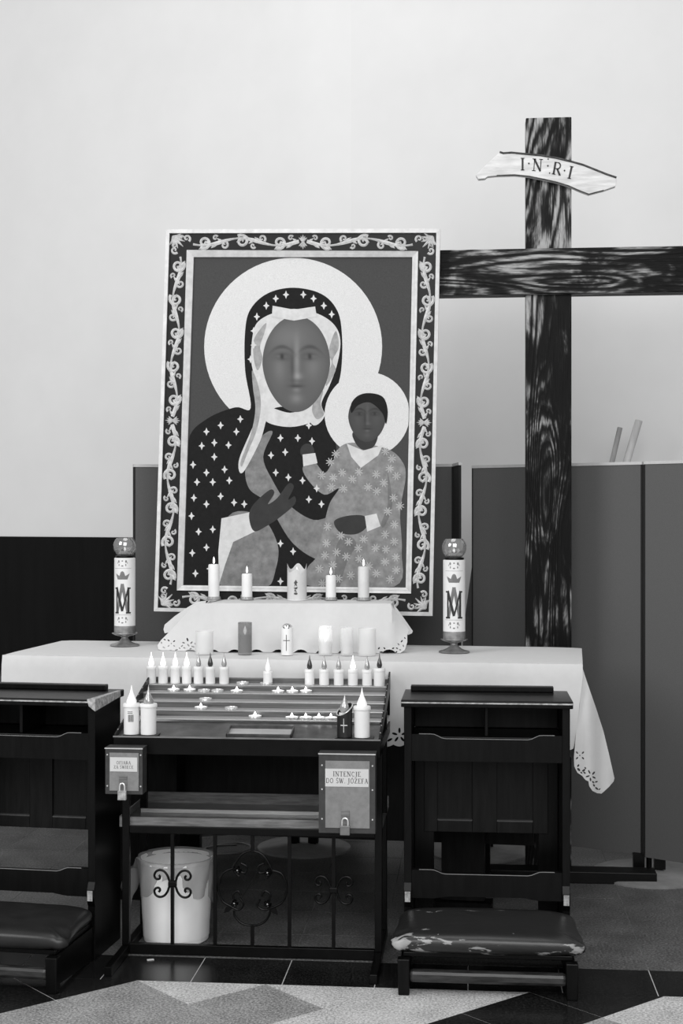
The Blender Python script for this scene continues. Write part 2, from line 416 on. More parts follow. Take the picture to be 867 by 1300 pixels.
# ================================================================== SETTING
def floor():
    fl = MB().box((-6, -1, -0.12), (6, 10.5, -0.0012)).build('floor', 'grout'); struct(fl)
    MB().box((-5, 4.9735, -0.06), (5, 9.6, -0.0006)).build('joint_filler', 'grout_dark', fl)
    T = 0.309; g_ = 0.0018
    base = {}
    def tile(poly, m):
        key = m
        cx = sum(p[0] for p in poly) / len(poly); cy = sum(p[1] for p in poly) / len(poly)
        mb = MB(); n = len(poly)
        sh = []
        for x, y in poly:
            sh.append((x, y))
        mb.prism(sh, lambda a, b, d: Vector((a, b, d)), 0.0, -0.0035)
        o = mb.build('tile', m, fl)
        return o
    def rect(x0, x1, y0, y1, m): tile([(x0+g_, y0+g_), (x1-g_, y0+g_), (x1-g_, y1-g_), (x0+g_, y1-g_)], m)
    X0 = -0.635 - 7 * T
    for i in range(15):
        x = X0 + i * T - T * 0
        rect(x, x + T, 4.706, 4.972, 'granite_black')
    # main floor: grey slabs in the same rhythm
    for j in range(8):
        for i in range(15):
            rect(X0 + i*T, X0 + i*T + T, 4.972 + j*T, 4.972 + (j+1)*T, 'granite_mid')
    # front field: square slabs laid on the diagonal, corners touching the black strip
    Dg = 0.436; hd = Dg / 2; px0 = -1.125
    col = {}
    def diamond(k, r, m):            # r half rows below the strip; k in pitches (may be .5)
        cx = px0 + k * Dg; cy = 4.706 - hd - r * hd
        q = hd - 0.0022
        tile([(cx, cy + q), (cx + q, cy), (cx, cy - q), (cx - q, cy)], m)
    def tri(k, m):
        cx = px0 + (k + .5) * Dg; q = hd - 0.0035
        tile([(cx - q, 4.706 - .0015), (cx + q, 4.706 - .0015), (cx, 4.706 - q - .001)], m)
    tris = {-3: 'granite_black', -2: 'granite_black', -1: 'granite_black', 0: 'granite_light', 1: 'granite_light', 2: 'granite_light', 3: 'granite_black', 4: 'granite_light', 5: 'granite_light'}
    r0 = {-3: 'granite_black', -2: 'granite_black', -1: 'granite_black', 0: 'granite_lightmid', 1: 'granite_lightmid', 2: 'granite_light', 3: 'granite_black', 4: 'granite_light', 5: 'granite_light'}
    r1 = {-3: 'granite_light', -2: 'granite_lightmid', -1: 'granite_lightmid', 0: 'granite_lightmid', 1: 'granite_light', 2: 'granite_black', 3: 'granite_lightmid', 4: 'granite_light', 5: 'granite_light'}
    for k, m in tris.items(): tri(k, m)
    for k, m in r0.items(): diamond(k, 0, m)
    for k, m in r1.items(): diamond(k + .5, 1, m)
    for r in range(2, 6):
        for k in range(-2, 5): diamond(k + (.5 if r % 2 else 0), r, ['granite_lightmid', 'granite_light', 'granite_light', 'granite_lightmid'][(k * 3 + r) % 4])
    # plain slabs where the paving leaves the picture
    return fl
floor()
def walls():
    # wall_right runs straight; wall_left swings away behind a rounded corner
    Yb = 7.6
    c0 = PY(458, 600, Yb).x; hz = 6.2
    def band(name, pts, z0, z1, m, th=0.2, smooth=False):
        n = len(pts); mb = MB()
        vs = [(x, y, z) for x, y in pts for z in (z0, z1)] + [(x, y + th, z) for x, y in pts for z in (z0, z1)]
        fs = []
        for i in range(n - 1):
            a = 2*i; fs += [(a, a+2, a+3, a+1), (2*n+a, 2*n+a+1, 2*n+a+3, 2*n+a+2), (a+1, a+3, 2*n+a+3, 2*n+a+1), (a, 2*n+a, 2*n+a+2, a+2)]
        fs += [(0, 1, 2*n+1, 2*n), (2*n-2, 4*n-2, 4*n-1, 2*n-1)]
        mb.add(vs, fs); return mb.build(name, m, smooth=smooth)
    struct(band('wall_right', [(c0 - .05, Yb), (5.5, Yb)], 0, hz, 'wall'))
    rad = 0.85; B = math.radians(24); pts = []
    for i in range(13):
        t = B * i / 12; pts.append((c0 - .004 - rad * math.sin(t), Yb + .004 + rad * (1 - math.cos(t))))
    x, y = pts[-1]; pts.append((x - 5 * math.cos(B), y + 5 * math.sin(B)))
    pts = pts[::-1]
    struct(band('wall_left', pts, 0, hz, 'wall', smooth=True))
    # black wainscot on the left wall
    wp = [(a, b - .02) for a, b in pts]
    o = struct(band('trim_wainscot', wp, 0, 1.448, 'wainscot', th=.018))
walls()
# ================================================================== PARTITION SCREENS
ZT, ZB = 1.805, 0.083
def leaf(parent, pa, pb, name='panel', m='felt', zb=ZB, zt=ZT, th=0.035):
    a = Vector((pa[0], pa[1], 0)); b = Vector((pb[0], pb[1], 0)); t = (b - a).normalized(); nrm = Vector((-t.y, t.x, 0))
    if nrm.y < 0: nrm = -nrm
    def bx(a, b, z0, z1, t0, t1): return [a + nrm*t0 + Vector((0,0,z0)), b + nrm*t0 + Vector((0,0,z0)), b + nrm*t1 + Vector((0,0,z0)), a + nrm*t1 + Vector((0,0,z0)),
                                          a + nrm*t0 + Vector((0,0,z1)), b + nrm*t0 + Vector((0,0,z1)), b + nrm*t1 + Vector((0,0,z1)), a + nrm*t1 + Vector((0,0,z1))]
    p = MB().hexa(bx(a + t*.006, b - t*.006, zb, zt - .013, 0, th)).build(name, m, parent)
    MB().hexa(bx(a, b, zt - .013, zt, -.003, th + .003)).build('top_trim', 'alu', p)
    e = MB(); e.hexa(bx(a, a + t*.006, zb, zt - .013, -.001, th + .001)); e.hexa(bx(b - t*.006, b, zb, zt - .013, -.001, th + .001)); e.build('edge_strip', 'black', p)
    return p
def xy(px, d): v = PD(px, 660, d); return (v.x, v.y)
def disc(parent, c, r=.23, post_z=ZB):
    MB().lathe((c[0], c[1], 0), [(r, 0), (r, .008), (r - .01, .013), (.08, .02), (.03, .024)], 40).build('base_disc', 'disc', parent, smooth=True)
    for s in (-1, 1):
        b = MB(); b.box((c[0] + s*.045 - .024, c[1] - .02, .028), (c[0] + s*.045 + .024, c[1] + .015, post_z + .01))
        b.box((c[0] + s*.045 - .012, c[1] - .012, .014), (c[0] + s*.045 + .012, c[1] + .012, .030)); b.build('foot_bracket', 'iron', parent)
p0, p1, p2, p3 = xy(170, 6.50), xy(386, 6.72), xy(575, 6.46), xy(583, 6.29)
t = thing('folding_screen', 'grey felt folding screen standing behind the framed painting', 'room divider', (p1[0], p1[1], 0))
leaf(t, p0, p1); leaf(t, p1, p2); leaf(t, p2, p3, 'end_panel', 'felt_dark', th=.008); disc(t, p1, .22)
q0, q1, q2, q3 = xy(599, 6.67), xy(815, 6.22), xy(817.5, 6.19), xy(1030, 5.75)
t = thing('folding_screen', 'grey felt folding screen standing behind the wooden cross at right', 'room divider', (q1[0], q1[1], 0))
leaf(t, q0, q1); leaf(t, q2, q3)
disc(t, (q1[0] + .03, q1[1] + .0), .25); disc(t, (q0[0] + .03, q0[1] - .02), .24)
MB().lathe((q1[0] + .03, q1[1], 0), [(.012, .024), (.012, .1)], 12).build('hinge_post', 'iron', t)
# poles and board behind the screens
def pole(name, label, top, bot, r, m, group=None):
    o = MB().tube([bot, top], [r, r], 14).build(name, m, smooth=True); return tag(o, label, 'pole', group)
tp = PY(787, 543, 7.25); pole('wooden_pole', 'darker thin wooden pole leaning behind the right screen, left of two', tp, (tp.x - .48, 6.98, .012), .013, 'pole_dark')
tp = PY(811, 534, 7.3); pole('wooden_pole', 'paler thicker wooden pole leaning behind the right screen, right of two', tp, (tp.x - .62, 7.05, .02), .019, 'pole')
a = PY(600, 712, 7.0); b = PY(588, 800, 7.0)
o = MB().prism([(a.x, a.z), (b.x, b.z), (b.x - .03, .0), (a.x + .16, .0), (a.x + .16, a.z - .02)], lambda u, v, d: Vector((u, 7.0 + d, v)), 0, .02).build('leaning_board', 'post_grey')
tag(o, 'grey slant-edged board seen in the gap between the two screens', 'board')
# ================================================================== CROSS
cz = PY(696, 1105, 6.2)
t = thing('wooden_cross', 'tall cross of dark charred beams behind the altar table', 'cross', (PD(694, 660, 6.25).x, 6.28, 0))
xl, xr = PY(667.5, 400, 6.24).x, PY(725.5, 400, 6.24).x
post = MB().box((xl, 6.24, 0), (xr, 6.33, PY(696, 149, 6.24).z)).build('upright', 'cross_v', t, bevel=.003)
bt, bb = PY(696, 315, 6.215).z, PY(696, 373, 6.215).z
MB().box((PY(520, 340, 6.22).x, 6.215, bb), (PY(960, 340, 6.22).x, 6.31, bt)).build('crossbeam', 'cross_h', t, bevel=.004)
MB().box((xl - .25, 6.13, 0), (PZ(832, 1120, 0).x, 6.238, .05)).build('foot_beam', 'iron', t, bevel=.003)
def inri():
    Yf = 6.205; P = [(170,245),(192,222),(218,197),(250,167),(262,171),(290,169),(330,173),(385,178),(440,187),(490,199),(530,210),(575,228),(610,242),(643,253),(643,268),(640,282),(600,296),(550,309),(518,297),(480,280),(440,268),(400,259),(350,249),(300,244),(240,246),(210,249),(200,256),(178,258)]
    pt = lambda a, b, d: PY(540 + a/2.651, 130 + b/2.651, Yf) + Vector((0, d, 0))
    c = PY(696, 215, Yf)
    t = thing('title_board', 'pale curved wooden board lettered INRI nailed across top of the cross', 'sign', (c.x, Yf + .034, c.z))
    MB().prism(P, lambda a, b, d: pt(a, b, d), 0, .034).build('board', 'board', t, bevel=.002)
    e = MB(); top = P[2:15]
    q = [pt(a, b, -.001) for a, b in P[3:14]]; e.tube(q, .0045, 6)
    q = [pt(a, b, -.001) for a, b in P[16:25]]; e.tube(q, .0025, 6)
    e.build('bark_edge', 'bark', t, smooth=True)
    L = MB()
    for ch, x, y, h, rot in (('I',327,208,42,.0), ('·',348,206,42,.04), ('N',377,211,42,.07), ('·',412,214,42,.12), ('R',443,223,43,.17), ('·',468,230,42,.2), ('I',488,236,43,.22)):
        wd, S = letter(ch); c_, s_ = math.cos(rot), math.sin(rot)
        for p in S:
            L.add([pt(x + ((u - wd/2)*h)*c_ - (-(v - .5)*h)*s_, y + ((u - wd/2)*h)*s_ + (-(v - .5)*h)*c_, -.0015) for u, v in p], [tuple(range(len(p)))])
    for x, y in ((413,191), (418,238)):
        L.add([pt(u, v, -.0015) for u, v in ell(x, y, 2.5, 2.5, 8)], [tuple(range(8))])
    L.build('lettering', 'ink', t)
inri()
# ================================================================== FRAMED PICTURE
FB, FT = 6.085, 6.175          # front face of the picture at its foot and its head (it leans back)
zb_, zt_ = 1.158, 2.82
def FP(px, py, off=0.0):       # point on the picture plane; off > 0 comes towards the room
    n = Vector((0, -(zt_ - zb_), (FT - FB))).normalized(); p0 = Vector((0, FB, zb_)); o = Vector((0, 0, H))
    d = PD(px, py, 1.0) - o
    s = (p0 - o).dot(n) / d.dot(n)
    return o + d * s + n * off
OUT = [(211.5,292),(559,291),(549,782),(196,776)]
OIN = [(216,297),(554,296.5),(544.5,777),(201,771.5)]
TOU = [(238,318.5),(531,320),(522,753.5),(225.5,749.5)]
TMI = [(242,322.5),(527,323),(518.5,749.5),(229,746)]
TIN = [(246,326.5),(523.5,326.5),(515,746),(232.5,743)]
CV = [p for p in TIN]
t = thing('framed_painting', 'large ornate framed painting of a haloed veiled mother and child above the altar table', 'painting', tuple(FP(373, 779)))
pic = t
def ring(A, B, o0, o1, back, name, m, parent=t):
    mb = MB()
    for i in range(4):
        j = (i + 1) % 4
        mb.hexa([FP(*A[i], back), FP(*A[j], back), FP(*B[j], back), FP(*B[i], back), FP(*A[i], o0), FP(*A[j], o0), FP(*B[j], o1), FP(*B[i], o1)])
    return mb.build(name, m, parent)
ring(OUT, OIN, .012, .016, -.035, 'outer_rim', 'rim')
band_o = ring(OIN, TOU, .006, .006, -.03, 'frame_band', 'frame_black')
tr = ring(TOU, TMI, .018, .010, -.03, 'inner_rim', 'rim')
ring(TMI, TIN, .012, .004, -.03, 'inner_bead', 'rim')
cv = MB().add([FP(*p, -.004) for p in TIN] + [FP(*p, -.02) for p in TIN], [(0,1,2,3),(7,6,5,4),(0,4,5,1),(1,5,6,2),(2,6,7,3),(3,7,4,0)]).build('canvas', 'canvas', t)
# --- scrollwork on the four bands
def ribbon(mb, pts, w, off=.006, tk=.0035):
    n = len(pts)
    for i, (x, y) in enumerate(pts):
        a = pts[max(i-1, 0)]; b = pts[min(i+1, n-1)]; dx, dy = b[0]-a[0], b[1]-a[1]; L = math.hypot(dx, dy) or 1
        ww = w[i] if isinstance(w, list) else w
        nx, ny = -dy/L*ww/2, dx/L*ww/2
        mb.v += [FP(x+nx, y+ny, off), FP(x, y, off + tk), FP(x-nx, y-ny, off)]
        if i:
            k = len(mb.v) - 6; mb.f += [(k, k+1, k+4, k+3), (k+1, k+2, k+5, k+4)]
def spiral(mapf, cx, cy, r, a0, turns, sgn, w):
    P, W = [], []
    n = 22
    for i in range(n + 1):
        f = i / n; a = a0 + sgn * f * turns * 2 * PI; rr = r * (1 - f) ** .8 * (1) + .35 * f
        P.append(mapf(cx + rr * math.cos(a), cy + rr * math.sin(a))); W.append(w * (1 - .35 * f))
    return P, W
def scroll_band(A, B, name):      # A -> B centre line of a band, in pixels
    L = math.hypot(B[0]-A[0], B[1]-A[1]); ux, uy = (B[0]-A[0])/L, (B[1]-A[1])/L; vx, vy = -uy, ux
    mp = lambda s, v: (A[0] + ux*s + vx*v, A[1] + uy*s + vy*v)
    mb = MB(); half = L / 2; unit = half / round(half / 44.0)
    nU = int(round(half / unit))
    for side in (-1, 1):
        m2 = lambda s, v, side=side: mp(half + side * s, v)
        # vine
        P = []; W = []
        N = nU * 14
        for i in range(N + 1):
            s = 5 + (half - 9) * i / N
            P.append(m2(s, 4.6 * math.sin((s) / unit * PI - .5))); W.append(3.6 + 1.4 * math.sin(s / unit * 2 * PI))
        ribbon(mb, P, W)
        for k in range(nU):
            sg = 1 if k % 2 == 0 else -1
            cs = 5 + unit * (k + .52); 
            for (dc, cv_, r, a0, tn, w) in ((0, -1.0, 8.2, .9, 1.4, 3.9), (unit*.46, 4.2, 4.6, 2.2, 1.05, 3.0), (-unit*.30, 5.0, 3.4, 3.6, 1.0, 2.6)):
                P, W = spiral(m2, cs + dc, -sg * cv_ , r, sg * a0 + (0 if sg > 0 else 0), tn, sg, w); ribbon(mb, P, W)
            for q in range(4):       # leaf tips
                s0 = cs + unit * (-.42 + .16 * q); v0 = 4.6 * math.sin(s0 / unit * PI - .5)
                d = 1 if q % 2 else -1
                ribbon(mb, [m2(s0 - 3, v0), m2(s0, v0 + d*2.6), m2(s0 + 3.8, v0 + d*5.2)], [3.6, 3.4, .8])
    for a in (-1, -.5, 0, .5, 1):    # palmette in the middle
        for sg in (-1, 1): ribbon(mb, [mp(half, 0), mp(half + a*3.2, sg*5 * (1 - .2*abs(a))), mp(half + a*5.5, sg*9.5*(1 - .45*abs(a)))], [2.4, 2.4, .5])
    return mb.build(name, 'gilt', pic)
def mid(i, j, f): return ((OIN[i][0] + TOU[j][0]) / 2, (OIN[i][1] + TOU[j][1]) / 2)
ctr = [((OIN[i][0]*.52 + TOU[i][0]*.48), (OIN[i][1]*.52 + TOU[i][1]*.48)) for i in range(4)]
def lerp2(a, b, f): return (a[0] + (b[0]-a[0])*f, a[1] + (b[1]-a[1])*f)
for i in range(4):
    a, b = ctr[i], ctr[(i+1) % 4]; L = math.hypot(b[0]-a[0], b[1]-a[1]); f = 15 / L
    scroll_band(lerp2(a, b, f), lerp2(a, b, 1 - f), 'scrollwork')
for i in range(4):
    cm = MB()
    cx, cy = ctr[i]; mx, my = (1 if i in (0, 3) else -1), (1 if i in (0, 1) else -1)
    base = (cx - mx*7, cy - my*7)
    for a in range(-3, 4):
        an = math.atan2(my, mx) + a * .27; L = 19 - 2.2 * abs(a)
        ribbon(cm, [base, (base[0] + math.cos(an)*L*.5, base[1] + math.sin(an)*L*.5), (base[0] + math.cos(an + .12*a)*L, base[1] + math.sin(an + .12*a)*L)], [2.0, 3.4, 1.0])
    for sg in (-1, 1):
        an = math.atan2(my, mx) + sg * 1.75
        P, W = spiral(lambda x, y: (x, y), cx + math.cos(an)*6.5, cy + math.sin(an)*6.5, 3.4, 0, 1.1, sg, 1.8); ribbon(cm, P, W)
    cm.build('corner_palmette', 'gilt', pic)
# --- the painting itself: a plain mother-and-child group in flat painted areas
lay = [0]
def clipx(P):                          # keep painted areas inside the canvas opening
    out = []
    for x, y in P:
        y = min(max(y, 327.2), 742.6 + (x - 232.5) * .0106)
        f = (y - 326.5) / 418.0; xl = 246.6 + (232.9 - 246) * f; xr = 522.9 + (514.7 - 523.5) * f
        out.append((min(max(x, xl), xr), y))
    res = [out[0]]
    for p in out[1:]:
        if math.hypot(p[0]-res[-1][0], p[1]-res[-1][1]) > .05: res.append(p)
    return res
def area_(name, P, m, lvl, sm=True, step=22, par=cv):
    if sm: P = smooth_poly(P, 6)
    P = clipx(P); mb = MB()
    fill(mb, P, lambda a, b: FP(a, b, -.0038 + lvl * .0003), step)
    return mb.build(name, m, par)
area_('large_halo', ell(372, 440, 113, 113, 72), 'halo', 1, False)
area_('robe', [(318,518),(311,470),(311,420),(318,392),(340,372),(373,365),(408,373),(428,394),(434,425),(433,470),(424,520),(430,600),(440,660),(425,745),(330,748),(230,748),(228,640),(238,560),(262,532),(298,517)], 'robe', 2)
area_('small_halo', ell(466, 526, 54, 54, 48), 'halo', 3, False)
area_('lining', [(346,548),(330,556),(312,590),(316,620),(340,640),(372,690),(412,712),(440,690),(430,655),(398,660),(366,640),(346,610),(334,580)], 'lining', 3)
area_('lining', [(290,655),(330,655),(352,690),(350,722),(336,748),(284,748),(280,720)], 'lining', 3)
area_('veil', [(320,430),(326,410),(345,398),(373,392),(403,398),(424,412),(432,432),(428,462),(418,490),(408,512),(412,528),(398,540),(380,520),(345,520),(330,560),(308,600),(303,585),(318,548),(330,520),(326,490),(319,460)], 'veil', 4)
area_('veil_band', [(346,388),(373,393),(400,389),(402,402),(373,407),(345,402)], 'veil', 8, False)
area_('collar', [(341,518),(368,524),(394,518),(398,534),(368,542),(338,535)], 'veil', 5)
for P_ in ([(322,432),(330,418),(338,410),(335,424),(330,440),(333,455),(327,470),(322,455)], [(426,420),(430,440),(422,458),(426,470),(414,490),(416,474),(421,460),(417,446)],
           [(320,470),(328,490),(331,515),(326,545),(314,575),(307,592),(306,584),(318,552),(324,520),(321,492)], [(401,502),(410,496),(407,512),(411,526),(402,532),(396,520)]):
    area_('veil_fold', P_, 'veil_shade', 5.2)
# face with painted modelling
def face(cx, cy, rx, ry, lo, hi, name):
    N = 56; me_v, cols, fs = [], [], []
    def G(x, y, a, b, sx, sy): return math.exp(-((x-a)/sx)**2 - ((y-b)/sy)**2)
    for j in range(N + 1):
        for i in range(N + 1):
            u, v = -1 + 2*i/N, -1 + 2*j/N
            x = u * math.sqrt(max(0, 1 - v*v/2)); y = v * math.sqrt(max(0, 1 - u*u/2))
            k = 1 - .12 * max(0, y); me_v.append(FP(cx + x*rx*k, cy + y*ry, -.0038 + .0018))
            s = lo + (hi - lo) * (.35*G(x,y,-.2,-.55,.6,.3) + .62*G(x,y,.02,-.05,.085,.42) + .55*G(x,y,.05,.26,.15,.08) + .35*G(x,y,.5,.05,.25,.3) + .35*G(x,y,-.5,.1,.2,.3) + .5*G(x,y,0,.72,.2,.1))
            for ex in (-.42, .40):
                s -= 34 * G(x,y,ex,-.16,.22,.08); s -= 40 * G(x,y,ex,-.36 + .25*(x-ex)**2*4,.28,.035)
                s += 46 * G(x,y,ex,-.155,.15,.026); s -= 85 * G(x,y,ex,-.155,.05,.045)
            s -= 46 * G(x,y,.0,.46,.19,.03); s += 26 * G(x,y,0,.54,.13,.045); s -= 22*G(x,y,-.12,.05,.05,.3); s -= 18 * G(x,y,.02,.34,.16,.03)
            s -= 25 * max(0, (x*x + y*y) - .7)
            c = g(max(8, min(200, s))); cols.append((c, c, c, 1))
    for j in range(N):
        for i in range(N): a = j*(N+1)+i; fs.append((a, a+1, a+N+2, a+N+1))
    me = bpy.data.meshes.new(name); off = cv.location + pic.location
    me.from_pydata([v - off for v in me_v], [], fs)
    at = me.color_attributes.new('paint', 'FLOAT_COLOR', 'POINT')
    for k, c in enumerate(cols): at.data[k].color = c
    me.materials.append(M['face']); o = bpy.data.objects.new(name, me); C.objects.link(o); o.parent = cv
    return o
face(376, 462, 43, 61, 74, 138, 'painted_face')
area_('hand', [(316,655),(322,640),(342,622),(348,626),(340,640),(352,632),(366,614),(373,618),(366,634),(374,630),(374,640),(356,656),(338,668),(322,674)], 'skin', 6)
area_('cuff', [(281,658),(318,650),(323,675),(296,688),(286,716),(278,742),(277,700)], 'veil', 5, False)
# child
area_('gown', [(432,567),(452,562),(492,570),(510,585),(515,605),(508,650),(510,700),(500,745),(395,745),(390,722),(402,706),(410,672),(418,640),(430,620),(412,628),(393,612),(384,594),(398,586),(412,600),(422,586)], 'gown', 5)
area_('gown_fold', [(428,690),(440,680),(452,690),(440,715),(430,748),(424,748),(426,715)], 'fold', 6)
area_('gown_fold', [(492,600),(498,640),(488,668),(484,664),(492,640)], 'fold', 6)
area_('gown_collar', [(440,563),(461,572),(486,565),(480,578),(458,594),(446,580)], 'veil', 6, False)
area_('child_neck', [(449,548),(478,548),(475,566),(461,571),(451,562)], 'skin', 5.5)
face(466, 530, 24, 31, 46, 74, 'child_face')
area_('child_hair', [(446,512),(455,502),(470,499),(486,504),(492,520),(490,538),(485,524),(470,511),(455,514),(446,524)], 'robe', 9)
area_('child_hand', ell(390, 573, 9, 10, 20), 'skin', 7, False)
area_('child_cuff', [(384,577),(400,575),(403,588),(385,592)], 'veil', 7.5, False)
area_('child_hand', [(424,662),(440,655),(462,655),(466,668),(452,678),(432,676)], 'skin', 7)
area_('child_cuff', [(463,655),(478,652),(483,668),(466,675)], 'veil', 7.5, False)
rs = MB(); fl_ = MB()
def spot(mb, x, y, r, lvl, pet=4, w=.42):
    if pet == 4: mb.add([FP(u, v, -.0038 + lvl*.0003) for u, v in ((x, y-r), (x+r*.28, y-r*.28), (x+r*.8, y), (x+r*.28, y+r*.28), (x, y+r), (x-r*.28, y+r*.28), (x-r*.8, y), (x-r*.28, y-r*.28))], [tuple(range(8))]); return
    for k in range(pet):
        a = PI/pet*(1) + 2*PI*k/pet
        P = ell(x + math.cos(a)*r*.55, y + math.sin(a)*r*.55, r*.5, r*w*.5, 8, a)
        mb.add([FP(u, v, -.0038 + lvl*.0003) for u, v in P], [tuple(range(8))])
SP = [(256,566),(272,580),(290,565),(305,532),(245,590),(262,600),(285,596),(250,612),(270,612),(291,610),(246,632),(262,640),(280,630),(297,638),(310,640),(243,655),(252,675),(270,672),(244,702),(262,695),(248,728),(266,722),
      (322,420),(322,438),(318,456),(326,402),(338,388),(350,379),(363,374),(385,374),(398,379),(411,388),(421,399),(329,480),(262,548),(280,540),(272,562),
      (356,556),(378,556),(362,574),(344,578),(350,600),(366,606),(384,610),(392,634),(402,620),(408,640),(396,560),(356,690),(372,700),(356,738),(392,540),(300,548)]
for x, y in SP: spot(rs, x, y, 5.2, 8)
rs.build('robe_motif', 'spot', cv, kind='stuff')
R2 = random.Random(3); pts = []
gp = [(432,567),(492,570),(512,590),(508,650),(508,740),(398,742),(412,680),(428,622),(400,610)]
while len(pts) < 46:
    x, y = R2.uniform(392, 512), R2.uniform(565, 742)
    if inpoly(x, y, gp) and all(math.hypot(x-a, y-b) > 12 for a, b in pts) and not (420 < x < 484 and 624 < y < 680) and not (440 < x < 486 and y < 594): pts.append((x, y))
for x, y in pts: spot(fl_, x, y, 5.6, 8, 8, .22)
fl_.build('gown_motif', 'gown_motif', cv, kind='stuff')
# support hidden behind the small riser that carries the picture
o = MB().box((-.95, 6.06, 1.0075), (-.45, 6.15, FP(373, 779).z - .013)).build('picture_rest', 'wood')
tag(o, 'dark wooden block on the altar table carrying the framed painting', 'block')
# ================================================================== ALTAR TABLE
ZTB = 1.000
FL, FR = Vector((-1.89, 5.615, 0)), Vector((.408, 5.455, 0))
tx = (FR - FL).normalized(); ty = Vector((-tx.y, tx.x, 0)); WT = (FR - FL).length; DT = .66
def TP(u, v, z): p = FL + tx * u + ty * v; return Vector((p.x, p.y, z))
t = thing('altar_table', 'long dark wooden altar table under a white cloth', 'table', tuple(TP(WT/2, DT/2, 0)))
def tb(u0, u1, v0, v1, z0, z1, mb=None):
    mb = mb or MB(); return mb.hexa([TP(u0,v0,z0),TP(u1,v0,z0),TP(u1,v1,z0),TP(u0,v1,z0),TP(u0,v0,z1),TP(u1,v0,z1),TP(u1,v1,z1),TP(u0,v1,z1)])
tb(.01, WT-.01, .01, DT-.01, .955, ZTB).build('table_top', 'wood', t)
tb(.70, 2.12, .20, .22, .262, .955).build('front_panel', 'wood_panel', t)
for u0, u1 in ((.44, .68), (1.76, 1.93)):
    pd = tb(u0, u1, .14, .19, .05, .955).build('pedestal', 'wood_panel', t)
    tb(u0 - .05, u1 + .03, .12, .21, .0, .045).build('foot', 'wood', t)
for u0, u1 in ((.44, .68), (1.76, 1.93)):
    tb(u0, u1, .50, .54, .0, .955).build('pedestal', 'wood', t)
# --- tablecloth with real cut-work holes in its hem
ZC = 1.007
def motif(cx, cy, s, rot=0, n=5):          # petals around a centre
    out = []
    for k in range(n):
        a = rot + 2*PI*k/n
        out.append(ell(cx + math.cos(a)*s*.62, cy + math.sin(a)*s*.62, s*.36, s*.15, 10, a))
    return out
def lace_row(u0, u1, vb, s=1.0, up=True):  # row of holes along a hem at height vb (v grows down)
    H_ = []; u = u0
    while u < u1 - .05:
        H_ += motif(u + .035, vb - .035*s, .03*s, -PI/2, 5)
        for d in (-1, 1): H_.append(ell(u + .035 + d*.036, vb - .018*s, .011, .0045, 10, d*.5))
        H_.append(ell(u + .07, vb - .045*s, .004, .010, 8)); u += .092
    return H_
def scallop(u0, u1, vb, amp=.008, pitch=.046, n=6):
    P = []; k = max(1, round((u1-u0)/pitch))
    for i in range(k):
        for j in range(n): f = j / n; P.append((u0 + (u1-u0)*(i+f)/k, vb + amp*math.sin(PI*f)))
    P.append((u1, vb)); return P
cl = thing('altar_cloth', 'long white cloth with cutwork lace hem draped over the altar table', 'tablecloth', tuple(TP(WT/2, DT/2, ZC)))
m = MB().grid(60, 16, lambda a, b: TP(-.006 + (WT+.012)*a, -.006 + (DT+.012)*b, ZC - .003*(abs(2*a-1)**30) - .004*(1-b)**14 + .0008*math.sin(a*50)*math.sin(b*9)))
# front fall
def front(u, v):                            # v: distance down from the edge
    k = v / .31
    y = -.008 - .006*min(1, v/.02) - .014*k*math.sin(u*9.5) - .010*k*math.sin(u*21+1) - .01*k
    return TP(-.006 + u, y, ZC - .004 - v)
UW = WT + .012
hemv = .318
P = [(0, 0), (0, hemv)] + scallop(0.001, UW - .03, hemv) + [(UW, .12), (UW, 0)]
P2 = [(0.0, 0.0)] + scallop(0, UW - .035, hemv, .008) + [(UW - .03, hemv-.02), (UW, .05), (UW, 0)]
fill(m, P2, front, .035, lace_row(.02, UW - .06, hemv))
# left side fall
m.grid(12, 8, lambda a, b: TP(-.008 - .03*b, -.006 + (DT+.012)*a + .02*b*math.sin(a*9), ZC - .004 - .33*b))
m.grid(12, 8, lambda a, b: TP(WT + .004 - .02*b, -.004 + (DT+.006)*a, ZC - .004 - .33*b + .0*a))
m.build('cloth_body', 'linen', cl, smooth=True)
# corner tail at right (hangs free of the table corner)
def tail(a, b):
    d = 5.40 - .05 * ((b - 842) / 150) + .14 * max(0, (a - 738) / 42)**1.3 + .012*math.sin((a-728)*.22)
    return PD(a, b, d)
TPy = [(737.5,841.5),(742,856),(748,874),(757,900),(766,928),(773,957),(780,988),(779,992),(773,999),(766,1005.5),(763.5,1007.5),(758,1007),(752,1004),(748,998),(747,992),(743,990),(739,985),(733,981),(729,973),(728.5,962),(729.5,950),(732,920),(733,890),(731,862),(731,844)]
hl = [ell(x, y, a_, b_, 9, r_) for x, y, a_, b_, r_ in ((732.5,955.5,1.9,1,.8),(740,955.5,1.9,1,-.8),(732.5,962.5,1.9,1,-.8),(740,962.5,1.9,1,.8),(736,959,.8,.8,0),
      (734,972,2,1.1,-1),(734.6,977,2.6,1.4,.8),(738,981,1.6,1,.5),(741,978,2.4,1.3,-.6),(743,975,1.6,.9,.9),(742,981,1.8,1.1,.7),
      (748,980,2.8,1,1.1),(753.5,981.5,2.6,1.2,-.9),(746,985.5,2.8,1,-.3),(754,987,2.5,1.1,.5),(749.5,989.5,2.4,1.1,1.4),
      (753,993,2,1.1,.8),(757,992.5,2,1,-.3),(754,997,2,1.1,.9),(757.5,1001,2.6,1.2,.7),(761,1002,1.6,.8,-.8))]
m = fill(MB(), TPy, tail, 5, hl); m.build('hanging_corner', 'linen', cl, smooth=True)
m = MB().grid(10, 14, lambda a, b: PD(731.5 - 8*a*(.35+.65*b) + 0*b, 843 + 130*b - 14*a*b, 5.42 + .10*a*b + .02*math.sin(a*PI)))
